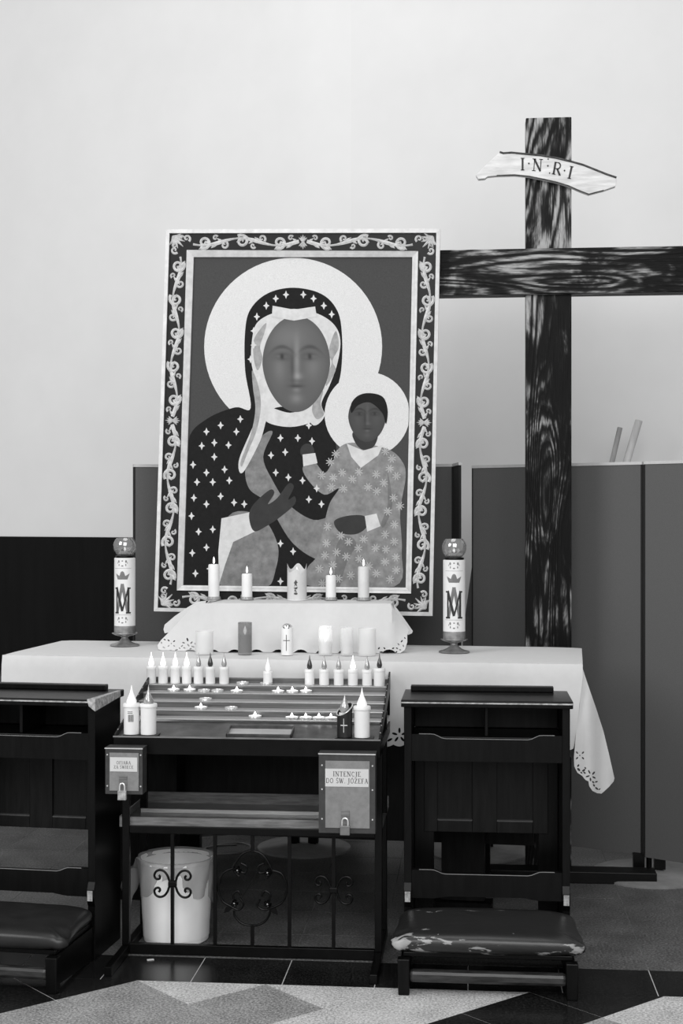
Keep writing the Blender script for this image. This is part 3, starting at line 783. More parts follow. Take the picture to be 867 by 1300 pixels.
m.build('corner_fold', 'linen', cl, smooth=True)
# ================================================================== RISER AND ITS CLOTH
ZR = 1.21
bx0, bx1 = -1.088, -.335
t = thing('riser_box', 'low box on the altar table hidden under the small lace cloth', 'riser', ((bx0+bx1)/2, 5.9, ZC + .001))
MB().box((bx0 + .01, 5.80, ZC + .001), (bx1 - .01, 6.03, ZR - .006)).build('box', 'wood', t)
rc = thing('lace_cloth', 'small white lace-edged cloth draped over the riser holding five candles', 'tablecloth', ((bx0+bx1)/2, 5.9, ZR))
m = MB().grid(30, 8, lambda a, b: (bx0 + (bx1-bx0)*a, 5.795 + .24*b, ZR - .004*(1-b)**10 - .006*abs(2*a-1)**16))
m.build('top', 'linen', rc, smooth=True)
def rfront(a, b):
    k = max(0, (b - 766) / 64.0)
    side = max(0, (258 - a) / 58.0) + max(0, (a - 497) / 26.0)
    Y = 5.793 - .035*k + .012*k*math.sin(a*.055+1) + .11*side*(1-.5*k) - .01*k*math.sin(a*.11)
    p = PY(a, b, Y)
    if p.z < ZC + .0015: p.z = ZC + .0015
    return p
RP = [(256,765.7),(246,769),(238,777),(228,788),(214,803),(204,813),(200,819),(201,824),(205,827),(212,829),(222,829.5)]
u = 222
hb = 829.5
while u < 488:
    RP += [(u + 4, hb), (u + 8, hb + .4), (u + 11, hb), (u + 13, hb - 2.6), (u + 16, hb - 4.4), (u + 20, hb - 5.0), (u + 24, hb - 4.2), (u + 27, hb - 2.2), (u+28, hb)]; u += 28
RP += [(508, 830.5),(514, 825),(517, 815),(517,806),(519,800),(513,792),(506,782),(500,773),(496,766.2)]
hl = []
for x, y, a_, b_, r_ in [(209,812,1.6,.8,.4),(205,816,1.5,.8,1.3),(208,822,2,.9,.5),(214,813,1.6,.9,.6),(221,814,1.6,.9,-.6),(214,820,1.6,.9,-.6),(221,820,1.6,.9,.6),(217.5,817,.8,.8,0),(217,826,2,.8,.3),(224,825,2,.8,-.3),
      (238,812,2.4,1.1,1.3),(233,816,1.9,1,.3),(231,820,1.9,1,-.8),(234,822.5,1.7,.9,.4),(239,819,2.2,1,.9),(243,816,2,1,-.8),(245,821,2.4,1,.3),(242,823.5,1.8,.9,-.4),(248,817.5,1.6,.8,.9),(228,823,1.6,.8,.8),
      (484,828,2.4,1,0),(488,823,1.6,.9,.9),(481,823,1.7,.9,-.9),(494,826,1.8,.9,.5),(499,823,1.6,.9,-.3),(503,828,1.8,.9,-.8),(506,818,1.8,.9,.8),(510,814,1.8,.9,-.9),(504,823,1.5,.8,.4),(512,820,1.6,.8,1.3),(508,825,1.5,.8,0),(514,810,1.4,.7,1)]:
    hl.append(ell(x, y, a_, b_, 8, r_))
m = fill(MB(), RP, rfront, 5, hl); m.build('front_drape', 'linen', rc, smooth=True)
for x_, s_ in ((bx0, -1), (bx1, 1)):
    MB().grid(8, 8, lambda a, b: (x_ + s_*(.001 + .03*b), 5.797 + .236*a, ZR - .004 - (ZR - ZC - .007)*b)).build('side_drape', 'linen', rc, smooth=True)
def back_flap(P, Y0, slope, name):
    m = fill(MB(), P, lambda a, b: PY(a, b, Y0 + slope*(b-760)/60.0), 6); return m.build(name, 'linen', rc, smooth=True)
back_flap([(262,762.5),(250,764),(238,771),(222,782),(209,793),(207.5,799),(209,804),(214,803),(230,790),(258,772)], 5.99, -.05, 'side_flap')
back_flap([(492,763.5),(499,766),(508,778),(517,791),(524,801),(523,804),(518,806),(510,800),(500,785),(490,772)], 5.99, -.06, 'side_flap')
# ================================================================== CANDLES
def candle(name, label, base, r, h, m='wax', flame='flame', group=None, cat='candle', fl_h=.02, cup=0):
    t = thing(name, label, cat, tuple(base), 0, group)
    z = 0
    if cup:
        MB().lathe((0,0,0), [(r*1.28, 0), (r*1.3, .004), (r*1.22, .012), (r*1.18, .014)], 24).build('glass_foot', 'greyglass', t, local=True, smooth=True); z = .002
    MB().lathe((0,0,0), [(r*1.02, z), (r, z + .004), (r, h - .006), (r*.9, h - .001), (r*.62, h - .003), (r*.5, h - .006), (.001, h - .007)], 26).build('body', m, t, local=True, smooth=True)
    if flame:
        MB().lathe((0,0,0), [(.0009, h - .006), (.0009, h + .004)], 6).build('wick', 'ink', t, local=True)
        MB().lathe((0,0,h + .001), [(.0003, 0), (.0038, fl_h*.22), (.0042, fl_h*.4), (.0022, fl_h*.75), (.0003, fl_h)], 12).build('flame', flame, t, local=True, smooth=True)
    return t
def at_table(px, py, z=ZC): return PZ(px, py, z + .0015)
# five on the riser
GR = 'candles in a row on the lace-covered riser'
def on_riser(px, ytop, yb=762.5):
    p = PY(px, yb, 5.95); p.z = ZR + .0015; d = PY(px, 0, 5.95)
    return p, PY(px, ytop, 5.95).z - p.z
for px, yt, r, lab, mm in ((271.5, 716, .0235, 'tall white candle in glass foot, leftmost on the lace-covered riser', 'wax'),
                       (313.5, 728, .0225, 'short white candle in glass foot, second from left on the lace-covered riser', 'wax'),
                       (420, 730, .0215, 'short white candle in glass foot, right of the thick pillar candle', 'wax'),
                       (461.5, 719, .0235, 'tall ribbed white candle, rightmost on the lace-covered riser', 'wax_warm')):
    p, h = on_riser(px, yt); candle('candle', lab, p, r, h, mm, 'flame', GR, cup=1, fl_h=.03)
p, h = on_riser(377, 716)
t = thing('pillar_candle', 'thick white pillar candle with carved rim and emblem in the middle of the riser', 'candle', tuple(p), 0, GR)
b_ = MB(); n = 36; rr = .041
prof = [(.0, 0), (.04, 0), (.005, .0)]
def pil(a, b):
    th = 2*PI*a; top = h * (1 - .0) + .012*math.cos(th*4) * 1.0 - .022*max(0, math.cos(th + PI/2))**2 - .010
    return (rr*math.cos(th), rr*math.sin(th), top * b)
b_.grid(n*2, 8, pil)
b_.lathe((0,0,h*.72), [(rr*.99, 0), (.03, -.006), (.001, -.01)], n); b_.build('body', 'wax_warm', t, local=True, smooth=True)
MB().lathe((0,0,0), [(rr+.001, 0), (rr+.001, .003), (rr-.002, .0035)], 30).build('base_rim', 'wax', t, local=True)
MB().lathe((0,0,h*.70), [(.003, 0), (.010, .008), (.011, .014), (.004, .026), (.0005, .035)], 14).build('flame', 'glow_soft', t, local=True, smooth=True)
em = MB()
cyl = lambda u, v, r_: Vector((r_*math.sin(u/r_), -r_*math.cos(u/r_), v))
for q in ([(-.008,.075),(.0,.088),(.008,.076),(.003,.072),(.006,.06),(-.001,.066),(-.007,.058),(-.004,.07)], [(-.010,.054),(.008,.058),(.006,.05),(-.002,.047),(.006,.036),(-.006,.04),(-.004,.05)], ell(0, .03, .008, .005, 10)):
    fill(em, q, lambda a, b: cyl(a, b, rr + .0012), .004)
em.build('emblem', 'ink_soft', t, local=True)
# six on the table in front of the riser
GT = 'candles and glasses on the altar table before the riser'
def at_front(px, ytop, yb=831):
    p = PY(px, yb, 5.66); p.z = ZC + .002; return p, PY(px, ytop, 5.66).z - p.z
def tumbler(name, label, px, w, ytop, m, cont=None, Yd=None, cat='candle holder'):
    p, h = at_front(px, ytop); t = thing(name, label, cat, tuple(p), 0, GT)
    MB().lathe((0,0,0), [(w*.97, 0), (w, .004), (w, h), (w - .002, h), (w - .0025, .008), (.001, .007)], 30).build('glass', m, t, local=True, smooth=True)
    if cont == 'lit':
        MB().lathe((0,0,0), [(w*.72, .009), (w*.74, h*.5), (w*.6, h*.52), (.001, h*.5)], 24).build('wax', 'wax', t, local=True, smooth=True)
        MB().lathe((0,0,h*.52), [(.001, 0), (.008, .012), (.009, .022), (.004, .042), (.0005, .056)], 14).build('flame', 'flame', t, local=True, smooth=True)
    if cont == 'bulb':
        MB().lathe((0,0,0), [(w*.7, .009), (w*.7, h*.45), (w*.5, h*.5), (.001, h*.5)], 24).build('wax', 'wax_warm', t, local=True, smooth=True)
        MB().lathe((0,0,h*.5), [(.004, 0), (.011, .014), (.010, .026), (.004, .045), (.0005, .062)], 14).build('bulb', 'glass', t, local=True, smooth=True)
    if cont == 'grey':
        MB().lathe((0,0,0), [(w*.9, .009), (w*.9, h*.62), (w*.3, h*.60), (.001, h*.6)], 24).build('wax', 'wax_grey', t, local=True, smooth=True)
        MB().lathe((0,0,h*.61), [(.001, 0), (.006, .01), (.0065, .018), (.003, .030), (.0005, .036)], 14).build('flame', 'glow', t, local=True, smooth=True)
    return t
tumbler('frosted_glass', 'plain frosted white glass at left end before the riser', 259.5, .036, 801, 'frost')
tumbler('glass_candle', 'grey glass candle with small flame shape before the riser', 311, .0285, 790, 'greyglass', 'grey')
p, h = at_front(364.5, 796)
t = candle('cross_candle', 'white candle with a thin black cross before the riser', p, .0245, h, 'wax', None, GT)
MB().lathe((0,0,h), [(.022, -.004), (.020, .006), (.010, .013), (.001, .015)], 20).build('cap', 'bright', t, local=True, smooth=True)
x = MB()
for q in ([(-.0012,.018),(.0012,.018),(.0012,.082),(-.0012,.082)], [(-.014,.058),(.014,.058),(.014,.0605),(-.014,.0605)]): fill(x, q, lambda a, b: cyl(a, b, .0252), .004)
x.build('cross', 'ink', t, local=True)
x = MB()
for a, b, r_ in ((-.01, h-.001, .0035), (.009, h-.002, .003), (.0, h+.006, .0025), (.012, h+.006, .003)): fill(x, ell(a, b, r_, r_*.8, 8), lambda a, b: cyl(a, b, .0253), .004)
x.build('dark_mark', 'ink', t, local=True)
tumbler('glass_candle', 'clear glass with the brightest burning flame before the riser', 413, .028, 795, 'glass', 'lit')
tumbler('glass_candle', 'clear glass with an unlit flame-shaped bulb, right of the brightest flame', 440.5, .026, 797, 'glass', 'bulb')
tumbler('frosted_glass', 'pale frosted glass at right end before the riser', 466, .036, 797.5, 'frost')
# the two great candles
def great(px, py, label):
    p = PZ(px, py, ZC + .002); t = thing('altar_candle', label, 'candle', tuple(p), 0, 'pair of tall monogrammed altar candles')
    MB().lathe((0,0,0), [(.062, 0), (.064, .003), (.060, .0055), (.046, .009), (.031, .015), (.021, .023), (.015, .031), (.014, .036), (.020, .040), (.042, .046), (.056, .053), (.055, .055), (.044, .050)], 40).build('candlestick', 'brass', t, local=True, smooth=True)
    MB().lathe((0,0,0), [(.042, .049), (.0462, .053), (.0462, .085), (.044, .087)], 36).build('collar', 'brass', t, local=True, smooth=True)
    r_ = .0452; z0 = .0865; z1 = .378
    MB().lathe((0,0,0), [(r_, z0), (r_, z1 - .002), (r_ - .002, z1), (.02, z1 - .001)], 40).build('body', 'wax', t, local=True, smooth=True)
    MB().lathe((0,0,0), [(.036, z1 - .001), (.040, z1 + .003), (.039, z1 + .009), (.03, z1 + .010)], 30).build('globe_seat', 'iron', t, local=True, smooth=True)
    R_ = .050
    pr = []
    for i in range(15):
        a = -1.05 + i * (1.05 + .80) / 14; pr.append((R_*math.cos(a), z1 + .009 + .041 + R_*math.sin(a)))
    pr2 = [(x_ - .002, z_) for x_, z_ in reversed(pr)]
    MB().lathe((0,0,0), pr + pr2, 40).build('globe', 'globe', t, local=True, smooth=True)
    MB().lathe((0,0,0), [(.018, z1 + .0105), (.018, z1 + .028), (.002, z1 + .029)], 20).build('oil_cup', 'brass', t, local=True, smooth=True)
    MB().lathe((0,0,z1 + .029), [(.001, 0), (.004, .005), (.004, .009), (.0005, .018)], 12).build('flame', 'glow', t, local=True, smooth=True)
    fn = lambda a, b: cyl(a, b, r_ + .0006)
    k = MB(); c0 = .196
    def F_(mb, q, f=fn, s=.005): fill(mb, q, f, s)
    mh = .112; wd, S = letter('M')
    for q in S: F_(k, [((a - .5)*mh*.66, c0 + (b - .5)*mh) for a, b in q])
    k.build('monogram', 'ink', t, local=True)
    k = MB(); f2 = lambda a, b: cyl(a, b, r_ + .0003)
    for q in (st(0, 1.15, -.22, 0, .12), st(0, 1.15, .22, 0, .12)): F_(k, [(a*mh*.95, c0 + (b - .48)*mh*.95) for a, b in q], f2)
    cz_ = .286
    F_(k, [(-.022,cz_),(.022,cz_),(.032,cz_+.026),(.013,cz_+.015),(.007,cz_+.032),(0,cz_+.036),(-.007,cz_+.032),(-.013,cz_+.015),(-.032,cz_+.026)], f2)
    k.build('crown', 'lining', t, local=True)
    for zz in (.112, .355):
        k = MB()
        for s in (-1, 1):
            F_(k, ell(s*.016, zz + .008, .004, .006, 8), f2); F_(k, ell(s*.015, zz - .007, .0025, .005, 8), f2); F_(k, ell(s*.022, zz + .002, .0015, .004, 8), f2)
        F_(k, ell(0, zz + .010, .0035, .003, 8), f2); F_(k, ell(0, zz - .011, .005, .003, 8), f2)
        zz = .134 if zz < .2 else .333
        F_(k, [(-.04, zz), (.04, zz), (.04, zz + .0012), (-.04, zz + .0012)], f2)
        k.build('printed_band', 'gown', t, local=True)
    return t
great(158.5, 819.5, 'tall white candle with crown and M monogram and glass globe, left end of altar table')
great(576.5, 828, 'tall white candle with crown and M monogram and glass globe, right of the painting')
# ================================================================== VOTIVE CANDLE STAND
SX0, SX1 = -1.248, -.318
t = thing('candle_stand', 'black iron votive candle stand with steel trays in the middle', 'candle stand', ((SX0+SX1)/2, 5.0, 0))
vs = t
b_ = .026
for x in (SX0, SX1 - b_):
    MB().box((x, 4.735, 0), (x + b_, 5.30, .032)).build('foot_bar', 'iron', t, bevel=.002)
    MB().box((x + (.0), 4.985, .032), (x + b_, 5.011, .79)).build('leg', 'iron', t, bevel=.002)
    MB().box((x + (.0), 5.26, .032), (x + b_, 5.286, .84)).build('leg', 'iron', t, bevel=.002)
MB().box((SX0 + b_, 4.987, .0), (SX1 - b_, 5.009, .038)).build('crossbar', 'iron', t, bevel=.002)
MB().box((SX0 + b_, 4.987, .432), (SX1 - b_, 5.009, .458)).build('crossbar', 'iron', t, bevel=.002)
# lower drip tray
lt = MB().box((SX0 - .01, 5.00, .460), (SX1 + .0, 5.38, .464))
lt.build('drip_tray', 'steel_dark', t)
r = MB(); r.box((SX0 - .012, 4.998, .452), (SX1, 5.002, .488)); r.box((SX0 - .012, 5.378, .46), (SX1, 5.382, .505)); r.box((SX0 - .012, 5.0, .46), (SX0 - .008, 5.38, .49)); r.build('tray_rim', 'steel_dull', t)
MB().box((SX0 + .02, 5.19, .4645), (SX1 - .02, 5.20, .478)).build('tray_rib', 'steel', t)
# upper sloped tray
ZA, ZBk = .79, .93
def slope(y): return ZA + (y - 4.88) * (.826 - .79) / .18 if y < 5.06 else .826 + (y - 5.06) * .24
MB().hexa([(SX0,4.875,.775),(SX1,4.875,.775),(SX1,5.06,.81),(SX0,5.06,.81),(SX0,4.875,.786),(SX1,4.875,.786),(SX1,5.06,.822),(SX0,5.06,.822)]).build('tray_floor', 'steel_dark', t)
NST = 5
steps = []
for i in range(NST):
    y0 = 5.06 + i*.08; z = .832 + i*.0215
    sp_ = MB().box((SX0 + .004, y0, z - .004), (SX1 - .004, y0 + .074, z)).build('step', 'steel', t, bevel=.001)
    MB().box((SX0 + .004, y0 + .0745, z - .002), (SX1 - .004, y0 + .079, z + .0195)).build('riser', 'steel_riser', sp_)
    MB().tube([(SX0 + .005, y0 + .0765, z + .0185), (SX1 - .005, y0 + .0765, z + .0185)], [.0022, .0022], 8).build('glint_line', 'grey_paint', sp_, smooth=True)  # thin paler tube added as a bright reflection line
    steps.append((y0, z))
ap = MB(); ap.box((SX0, 4.868, .735), (SX1, 4.876, .792)); ap.box((SX0, 4.876, .735), (SX0 + .006, 5.47, .775)); ap.box((SX1 - .006, 4.876, .735), (SX1, 5.47, .775)); ap.build('apron', 'iron', t)
MB().box((SX0 - .002, 4.866, .792), (SX1 + .002, 4.872, .797)).build('front_lip', 'steel_dull', t)
MB().box((SX0, 5.456, .80), (SX1, 5.464, .938)).build('back_board', 'iron', t)
for x, s in ((SX0 - .001, -1), (SX1 - .005, 1)):
    MB().hexa([(x,4.875,.775),(x+.006,4.875,.775),(x+.006,5.475,.90),(x,5.475,.90),(x,4.875,.80),(x+.006,4.875,.80),(x+.006,5.475,.965),(x,5.475,.965)]).build('side_plate', 'iron', t)
    st_ = MB()
    for i in range(9): y = 4.92 + i*.062; st_.lathe((x + .003, y, .797 + (y - 4.875)*.275), [(.003, 0), (.003, .003), (.001, .004)], 8)
    st_.build('rivet', 'bright', t)
# grille
GY = 4.998
def gx(px, py=1130): return PY(px, py, GY)
for px in (219, 273, 367.5, 423.5): x = gx(px).x; MB().box((x - .006, GY - .006, .038), (x + .006, GY + .006, .432)).build('grille_bar', 'iron', t)
x = gx(320.5).x
MB().box((x - .006, GY - .006, .038), (x + .006, GY + .006, gx(320, 1174).z)).build('grille_bar', 'iron', t)
MB().box((x - .006, GY - .006, gx(320, 1082).z), (x + .006, GY + .006, .432)).build('grille_bar', 'iron', t)
def curl(cx, cz, sx, sz, s=1.0, r=.0042):
    P = []
    for i in range(26):                     # leaves the bar, swings out and rolls inwards
        f = i / 25; a = -PI/2 + f * 3.35 * PI / 2 * 1.15
        rad = .034*s * (1 - f*.72)
        P.append((cx + sx*(.030*s + rad*math.sin(a)*.0 + rad*math.cos(a - .0)*1.0*1), GY, cz + sz*(.028*s + rad*math.sin(a))))
    P = [(cx + sx*.004, GY, cz + sz*.002)] + P[2:]
    return P
for px, py in ((219, 1122), (423.5, 1130)):
    c = gx(px, py); o_ = MB()
    for sx in (-1, 1):
        for sz in (-1, 1):
            Q = [(.003, .003), (.012, .012), (.018, .028), (.030, .043), (.046, .048), (.060, .042), (.066, .028), (.060, .017), (.049, .016), (.045, .024), (.050, .030)]
            o_.tube([(c.x + sx*a, GY, c.z + sz*b) for a, b in smooth_line(Q, 4)], .0043, 8)
    o_.build('scroll_ornament', 'iron', t, smooth=True)
    MB().box((c.x - .015, GY - .009, c.z - .010), (c.x + .015, GY + .009, c.z + .010)).build('scroll_clamp', 'iron', t, bevel=.003)
o_ = MB()
def pl(L, r=.0042): o_.tube([gx(a, b) for a, b in smooth_line(L, 5)], r, 8)
pl([(303,1112),(296,1104),(300,1094),(308,1084),(320,1080),(333,1085),(341,1096),(345,1107),(338,1115)])
pl([(296,1102),(283,1109),(277,1127),(282,1143),(292,1150),(303,1155),(309,1148),(304,1140)])
pl([(346,1105),(358,1110),(364,1127),(360,1143),(351,1150),(336,1155),(327,1150),(330,1142)])
pl([(297,1156),(298,1163),(307,1172),(320,1175),(333,1172),(341,1163),(344,1152)])
pl([(302,1105),(311,1108),(313,1100),(306,1096)]); pl([(338,1107),(329,1108),(328,1100),(335,1096)])
pl([(298,1146),(296,1136),(302,1131),(306,1137)]); pl([(340,1147),(343,1136),(336,1131),(332,1138)])
o_.build('rose_scroll', 'iron', t, smooth=True)
fw = MB()
for (a, b), (c_, d_) in (((302,1104),(314,1120)), ((340,1107),(329,1119)), ((298,1146),(283,1160)), ((340,1147),(354,1163))):
    ux, uy = c_-a, d_-b; L = math.hypot(ux, uy); ux/=L; uy/=L; vx, vy = -uy, ux
    P = [(a+ux*3, b+uy*3), (a+ux*8+vx*3.2, b+uy*8+vy*3.2), (a+ux*13+vx*3.4, b+uy*13+vy*3.4), (a+ux*19, b+uy*19), (a+ux*13-vx*3.4, b+uy*13-vy*3.4), (a+ux*8-vx*3.2, b+uy*8-vy*3.2)]
    lf = MB(); lf.prism(P, lambda u, v, d: gx(u, v) + Vector((0, d, 0)), -.003, .003); lf.build('iron_leaf', 'iron', t)
    p = gx(a, b)
    for k in range(5):
        q = 2*PI*k/5; fw.tube([p + Vector((0, -.004, 0)), p + Vector((.012*math.cos(q), -.010, .012*math.sin(q)))], [.003, .006], 6)
fw.build('iron_flower', 'iron', t, smooth=True)
fc = MB()
for a, b in ((302,1104),(340,1107),(298,1146),(340,1147)): p = gx(a, b); fc.lathe((p.x, p.y - .012, p.z - .003), [(.001, 0), (.004, .003), (.001, .006)], 10)
fc.build('flower_boss', 'bright', t)
# tealights glowing on the steps
k = 0
def tealight(px, py, lit):
    best = None
    for y0, z in steps:
        p = PZ(px, py, z + .0105); e = abs(p.y - (y0 + .037))
        if best is None or e < best[0]: best = (e, p, y0, z)
    e, p, y0, z = best
    return Vector((p.x, min(max(p.y, y0 + .027), y0 + .047), z + .0008))
GL = 'lit tealights on the steel steps of the candle stand'; GD = 'unlit tealights on the steel steps of the candle stand'
def mk_tea(loc, lit, lab):
    t = thing('tealight', lab, 'candle', tuple(loc), 0, GL if lit else GD)
    MB().lathe((0,0,0), [(.0235, 0), (.0245, .008), (.024, .0085), (.0235, .0065)], 20).build('cup', 'bright', t, local=True, smooth=True)
    MB().lathe((0,0,0), [(.023, .0058), (.022, .0070), (.001, .0068)], 20).build('wax', 'glow' if lit else 'wax_warm', t, local=True, smooth=True)  # lit wax is emissive: the flame's glow is put into the disc
    if lit: MB().lathe((0,0,.008), [(.0008, -.001), (.0050, .003), (.0050, .006), (.0022, .011), (.0003, .015)], 10).build('flame', 'flame', t, local=True, smooth=True)
    return t
pr = {}
UP, UR, ML, LR = 'of the left cluster on the upper step', 'of the three right of centre on the upper step', 'on the middle step', 'of four in the lower right row'
for px, py, lit, w_ in ((222,875,1,'leftmost '+UP),(241,876,1,'second '+UP),(259,877,0,'third '+UP),(276,877,0,'fourth '+UP),(300,878,1,'rightmost '+UP),
    (353,878,1,'leftmost '+UR),(371,878,1,'middle one '+UR),(389,877,1,'rightmost '+UR),(304,870,0,'left one at the very back step'),(335,870,0,'right one at the very back step'),(259,889,0,'alone between upper and middle rows'),
    (250,902,1,'left one '+ML),(287,904,0,'between the two lit ones '+ML),(329,905,1,'right one '+ML),(368,914,1,'leftmost '+LR),(386,914,1,'second '+LR),(403,914,1,'third '+LR),(418.5,914,1,'rightmost '+LR)):
    lab = ('lit tealight, ' if lit else 'unlit pale tealight, ') + w_
    L = tealight(px, py - 2, lit)
    if lit in pr: dup(pr[lit], L, label=lab)
    else: pr[lit] = mk_tea(L, lit, lab)
# electric candles along the back
def ecandle(loc, label, r, h, bulb, group, cap=None, bs=1.0):
    t = thing('electric_candle', label, 'candle', tuple(loc), 0, group)
    MB().lathe((0,0,0), [(r*.96, 0), (r, .003), (r, h*.80), (r*1.06, h*.82), (r*1.06, h*.96), (r*.98, h), (r*.5, h), (.001, h)], 22).build('body', 'plastic', t, local=True, smooth=True)
    m = {'lit': 'glow', 'soft': 'glow_soft', 'clear': 'bulb_clear', 'dark': 'bulb_dark'}[bulb]
    MB().lathe((0,0,h), [(.006*bs, 0), (.0098*bs, .005*bs), (.0104*bs, .013*bs), (.0072*bs, .026*bs), (.0030*bs, .038*bs), (.0007, .054*bs)], 16).build('flame_bulb', m, t, local=True, smooth=True)
    return t
GB = 'electric candles along the back of the candle stand'
yb, zb2 = 5.412, steps[-1][1] + .001
ords = ['leftmost', 'second', 'third', 'fourth', 'fifth', 'sixth', 'seventh']
for i, (px, bl, w) in enumerate(((192,'lit',''),(207,'lit',''),(222.5,'lit',''),(237,'lit',''),(252,'clear','silvery '),(267,'dark','dark '),(284.5,'clear','silvery '))):
    p = PY(px, 865, yb); state = 'glowing' if bl == 'lit' else 'unlit ' + w.strip()
    ecandle((p.x, yb, zb2), f'electric candle with {state} bulb, ' + ('leftmost' if i == 0 else f'{ords[i]} from left') + ' in back row of the stand', .0185, .066, bl, GB)
p = PY(340, 868, yb); ecandle((p.x, yb, zb2), 'white electric candle standing alone mid back row of the stand', .018, .05, 'soft', GB)
for i, (px, bl, w) in enumerate(((393,'dark','dark'),(411.5,'clear','silvery'),(430,'clear','pale silvery'),(448,'lit','bright'),(466,'clear','clear'),(481.5,'dark','dark'))):
    p = PY(px, 869, yb - (.02 if i == 5 else 0)); q = ['leftmost', 'second from left', 'third from left', 'third from right', 'second from right', 'rightmost'][i]
    ecandle((p.x, yb - (.012 if i == 5 else 0), zb2), f'electric candle with {w} bulb, {q} of six at right of back row', .0188 if i < 5 else .0215, .060 if i < 5 else .068, bl, GB)
# large grave-candle style lights on the front corners
GF = 'large electric candles on the front corners of the candle stand'
def big(px, label, bulb, black=False):
    Y = 4.905; p = PY(px, 935, Y); z = .7995
    t = thing('electric_candle', label, 'candle', (p.x, Y, z), 0, GF)
    r_, h_ = .0285, .107
    MB().lathe((0,0,0), [(r_*.95, 0), (r_*.96, h_*.88), (r_*1.07, h_*.89), (r_*1.07, h_*.97), (r_, h_), (r_*.6, h_), (.001, h_)], 30).build('body', 'plastic', t, local=True, smooth=True)
    m = {'soft': 'glow_soft', 'lit': 'glow', 'clear': 'bulb_clear', 'pale': 'glass'}[bulb]
    MB().lathe((0,0,h_), [(.017, 0), (.018, .008), (.013, .021), (.0065, .036), (.003, .050), (.0006, .064)], 20).build('flame_bulb', m, t, local=True, smooth=True)
    return t, r_
t1, r_ = big(167, 'large white electric candle with barcode, at front left corner of the stand', 'soft')
x = MB()
for i in range(9):
    a = -.006 + i*.0022; fill(x, [(a, .045), (a + (.0014 if i % 3 else .0008), .045), (a + (.0014 if i % 3 else .0008), .070), (a, .070)], lambda a, b: cyl(a, b, r_*.97), .02)
for zz in (.074, .079): fill(x, [(-.008, zz), (.010, zz), (.010, zz + .002), (-.008, zz + .002)], lambda a, b: cyl(a, b, r_*.97), .006)
x.build('barcode', 'ink', t1, local=True)
t2, r_ = big(188.5, 'large white electric candle with silvery bulb, second on the front left corner', 'clear')
t3, r_ = big(459.5, 'large white electric candle with pale bulb, rightmost on the front of the stand', 'soft')
t4 = thing('votive_light', 'black votive light with a white cross on the front right corner of the stand', 'candle', (PY(437.5, 935, 4.905).x, 4.905, .7995), 0, GF)
rb = .0265; hh = .118
m_ = MB().grid(40, 6, lambda a, b: (rb*math.cos(2*PI*a), rb*math.sin(2*PI*a), (hh - .022 - .020*math.cos(2*PI*a + 2.4)) * b)); m_.lathe((0,0,0), [(rb, 0), (.001, .002)], 30)
m_.build('body', 'black_label', t4, local=True, smooth=True)
MB().lathe((0,0,0), [(.020, .004), (.020, hh - .035), (.001, hh - .034)], 24).build('insert', 'wax', t4, local=True, smooth=True)
P = [(rb*1.02*math.cos(2*PI*i/40), rb*1.02*math.sin(2*PI*i/40), hh - .022 - .020*math.cos(2*PI*i/40 + 2.4)) for i in range(41)]
MB().tube(P, .0022, 6).build('rim', 'bright', t4, local=True, smooth=True)
MB().lathe((0,0,hh - .034), [(.014, 0), (.018, .012), (.014, .026), (.007, .04), (.003, .052), (.0006, .064)], 20).build('flame_bulb', 'bulb_clear', t4, local=True, smooth=True)
x = MB()
for q in ([(-.002,.018),(.0,.018),(.0,.066),(-.002,.066)], [(-.012,.041),(.012,.041),(.012,.0445),(-.012,.0445)]): fill(x, q, lambda a, b: cyl(a, b, rb + .0008), .004)
x.build('cross', 'paper', t4, local=True)
for px0, px1, lab in ((157, 200, 'shallow black tray under the front left electric candles'), (425, 474, 'shallow black tray under the front right candles')):
    a = PY(px0, 936, 4.885).x; b = PY(px1, 936, 4.885).x
    o = MB().box((a, 4.8735, .7945), (b, 4.938, .7985)).build('candle_tray', 'iron'); tag(o, lab, 'tray')
# small steel dish
a = PY(289, 936, 4.93); b = PY(371, 936, 4.93)
t = thing('metal_dish', 'shallow rectangular steel dish at the front of the candle stand', 'dish', ((a.x+b.x)/2, 4.95, .795), 0)
s0 = lambda y: .792 + (y - 4.90)*.2
d0, d1 = 4.895, 4.985
MB().hexa([(a.x,d0,s0(d0)),(b.x,d0,s0(d0)),(b.x,d1,s0(d1)),(a.x,d1,s0(d1)),(a.x,d0,s0(d0)+.003),(b.x,d0,s0(d0)+.003),(b.x,d1,s0(d1)+.003),(a.x,d1,s0(d1)+.003)]).build('dish_floor', 'steel', t)
m_ = MB(); 
for (x0, y0, x1, y1) in ((a.x, d0, b.x, d0 + .003), (a.x, d1 - .003, b.x, d1), (a.x, d0, a.x + .003, d1), (b.x - .003, d0, b.x, d1)):
    m_.hexa([(x0,y0,s0(y0)),(x1,y0,s0(y0)),(x1,y1,s0(y1)),(x0,y1,s0(y1)),(x0,y0,s0(y0)+.014),(x1,y0,s0(y0)+.014),(x1,y1,s0(y1)+.014),(x0,y1,s0(y1)+.014)])
m_.build('dish_rim', 'steel_dark', t)
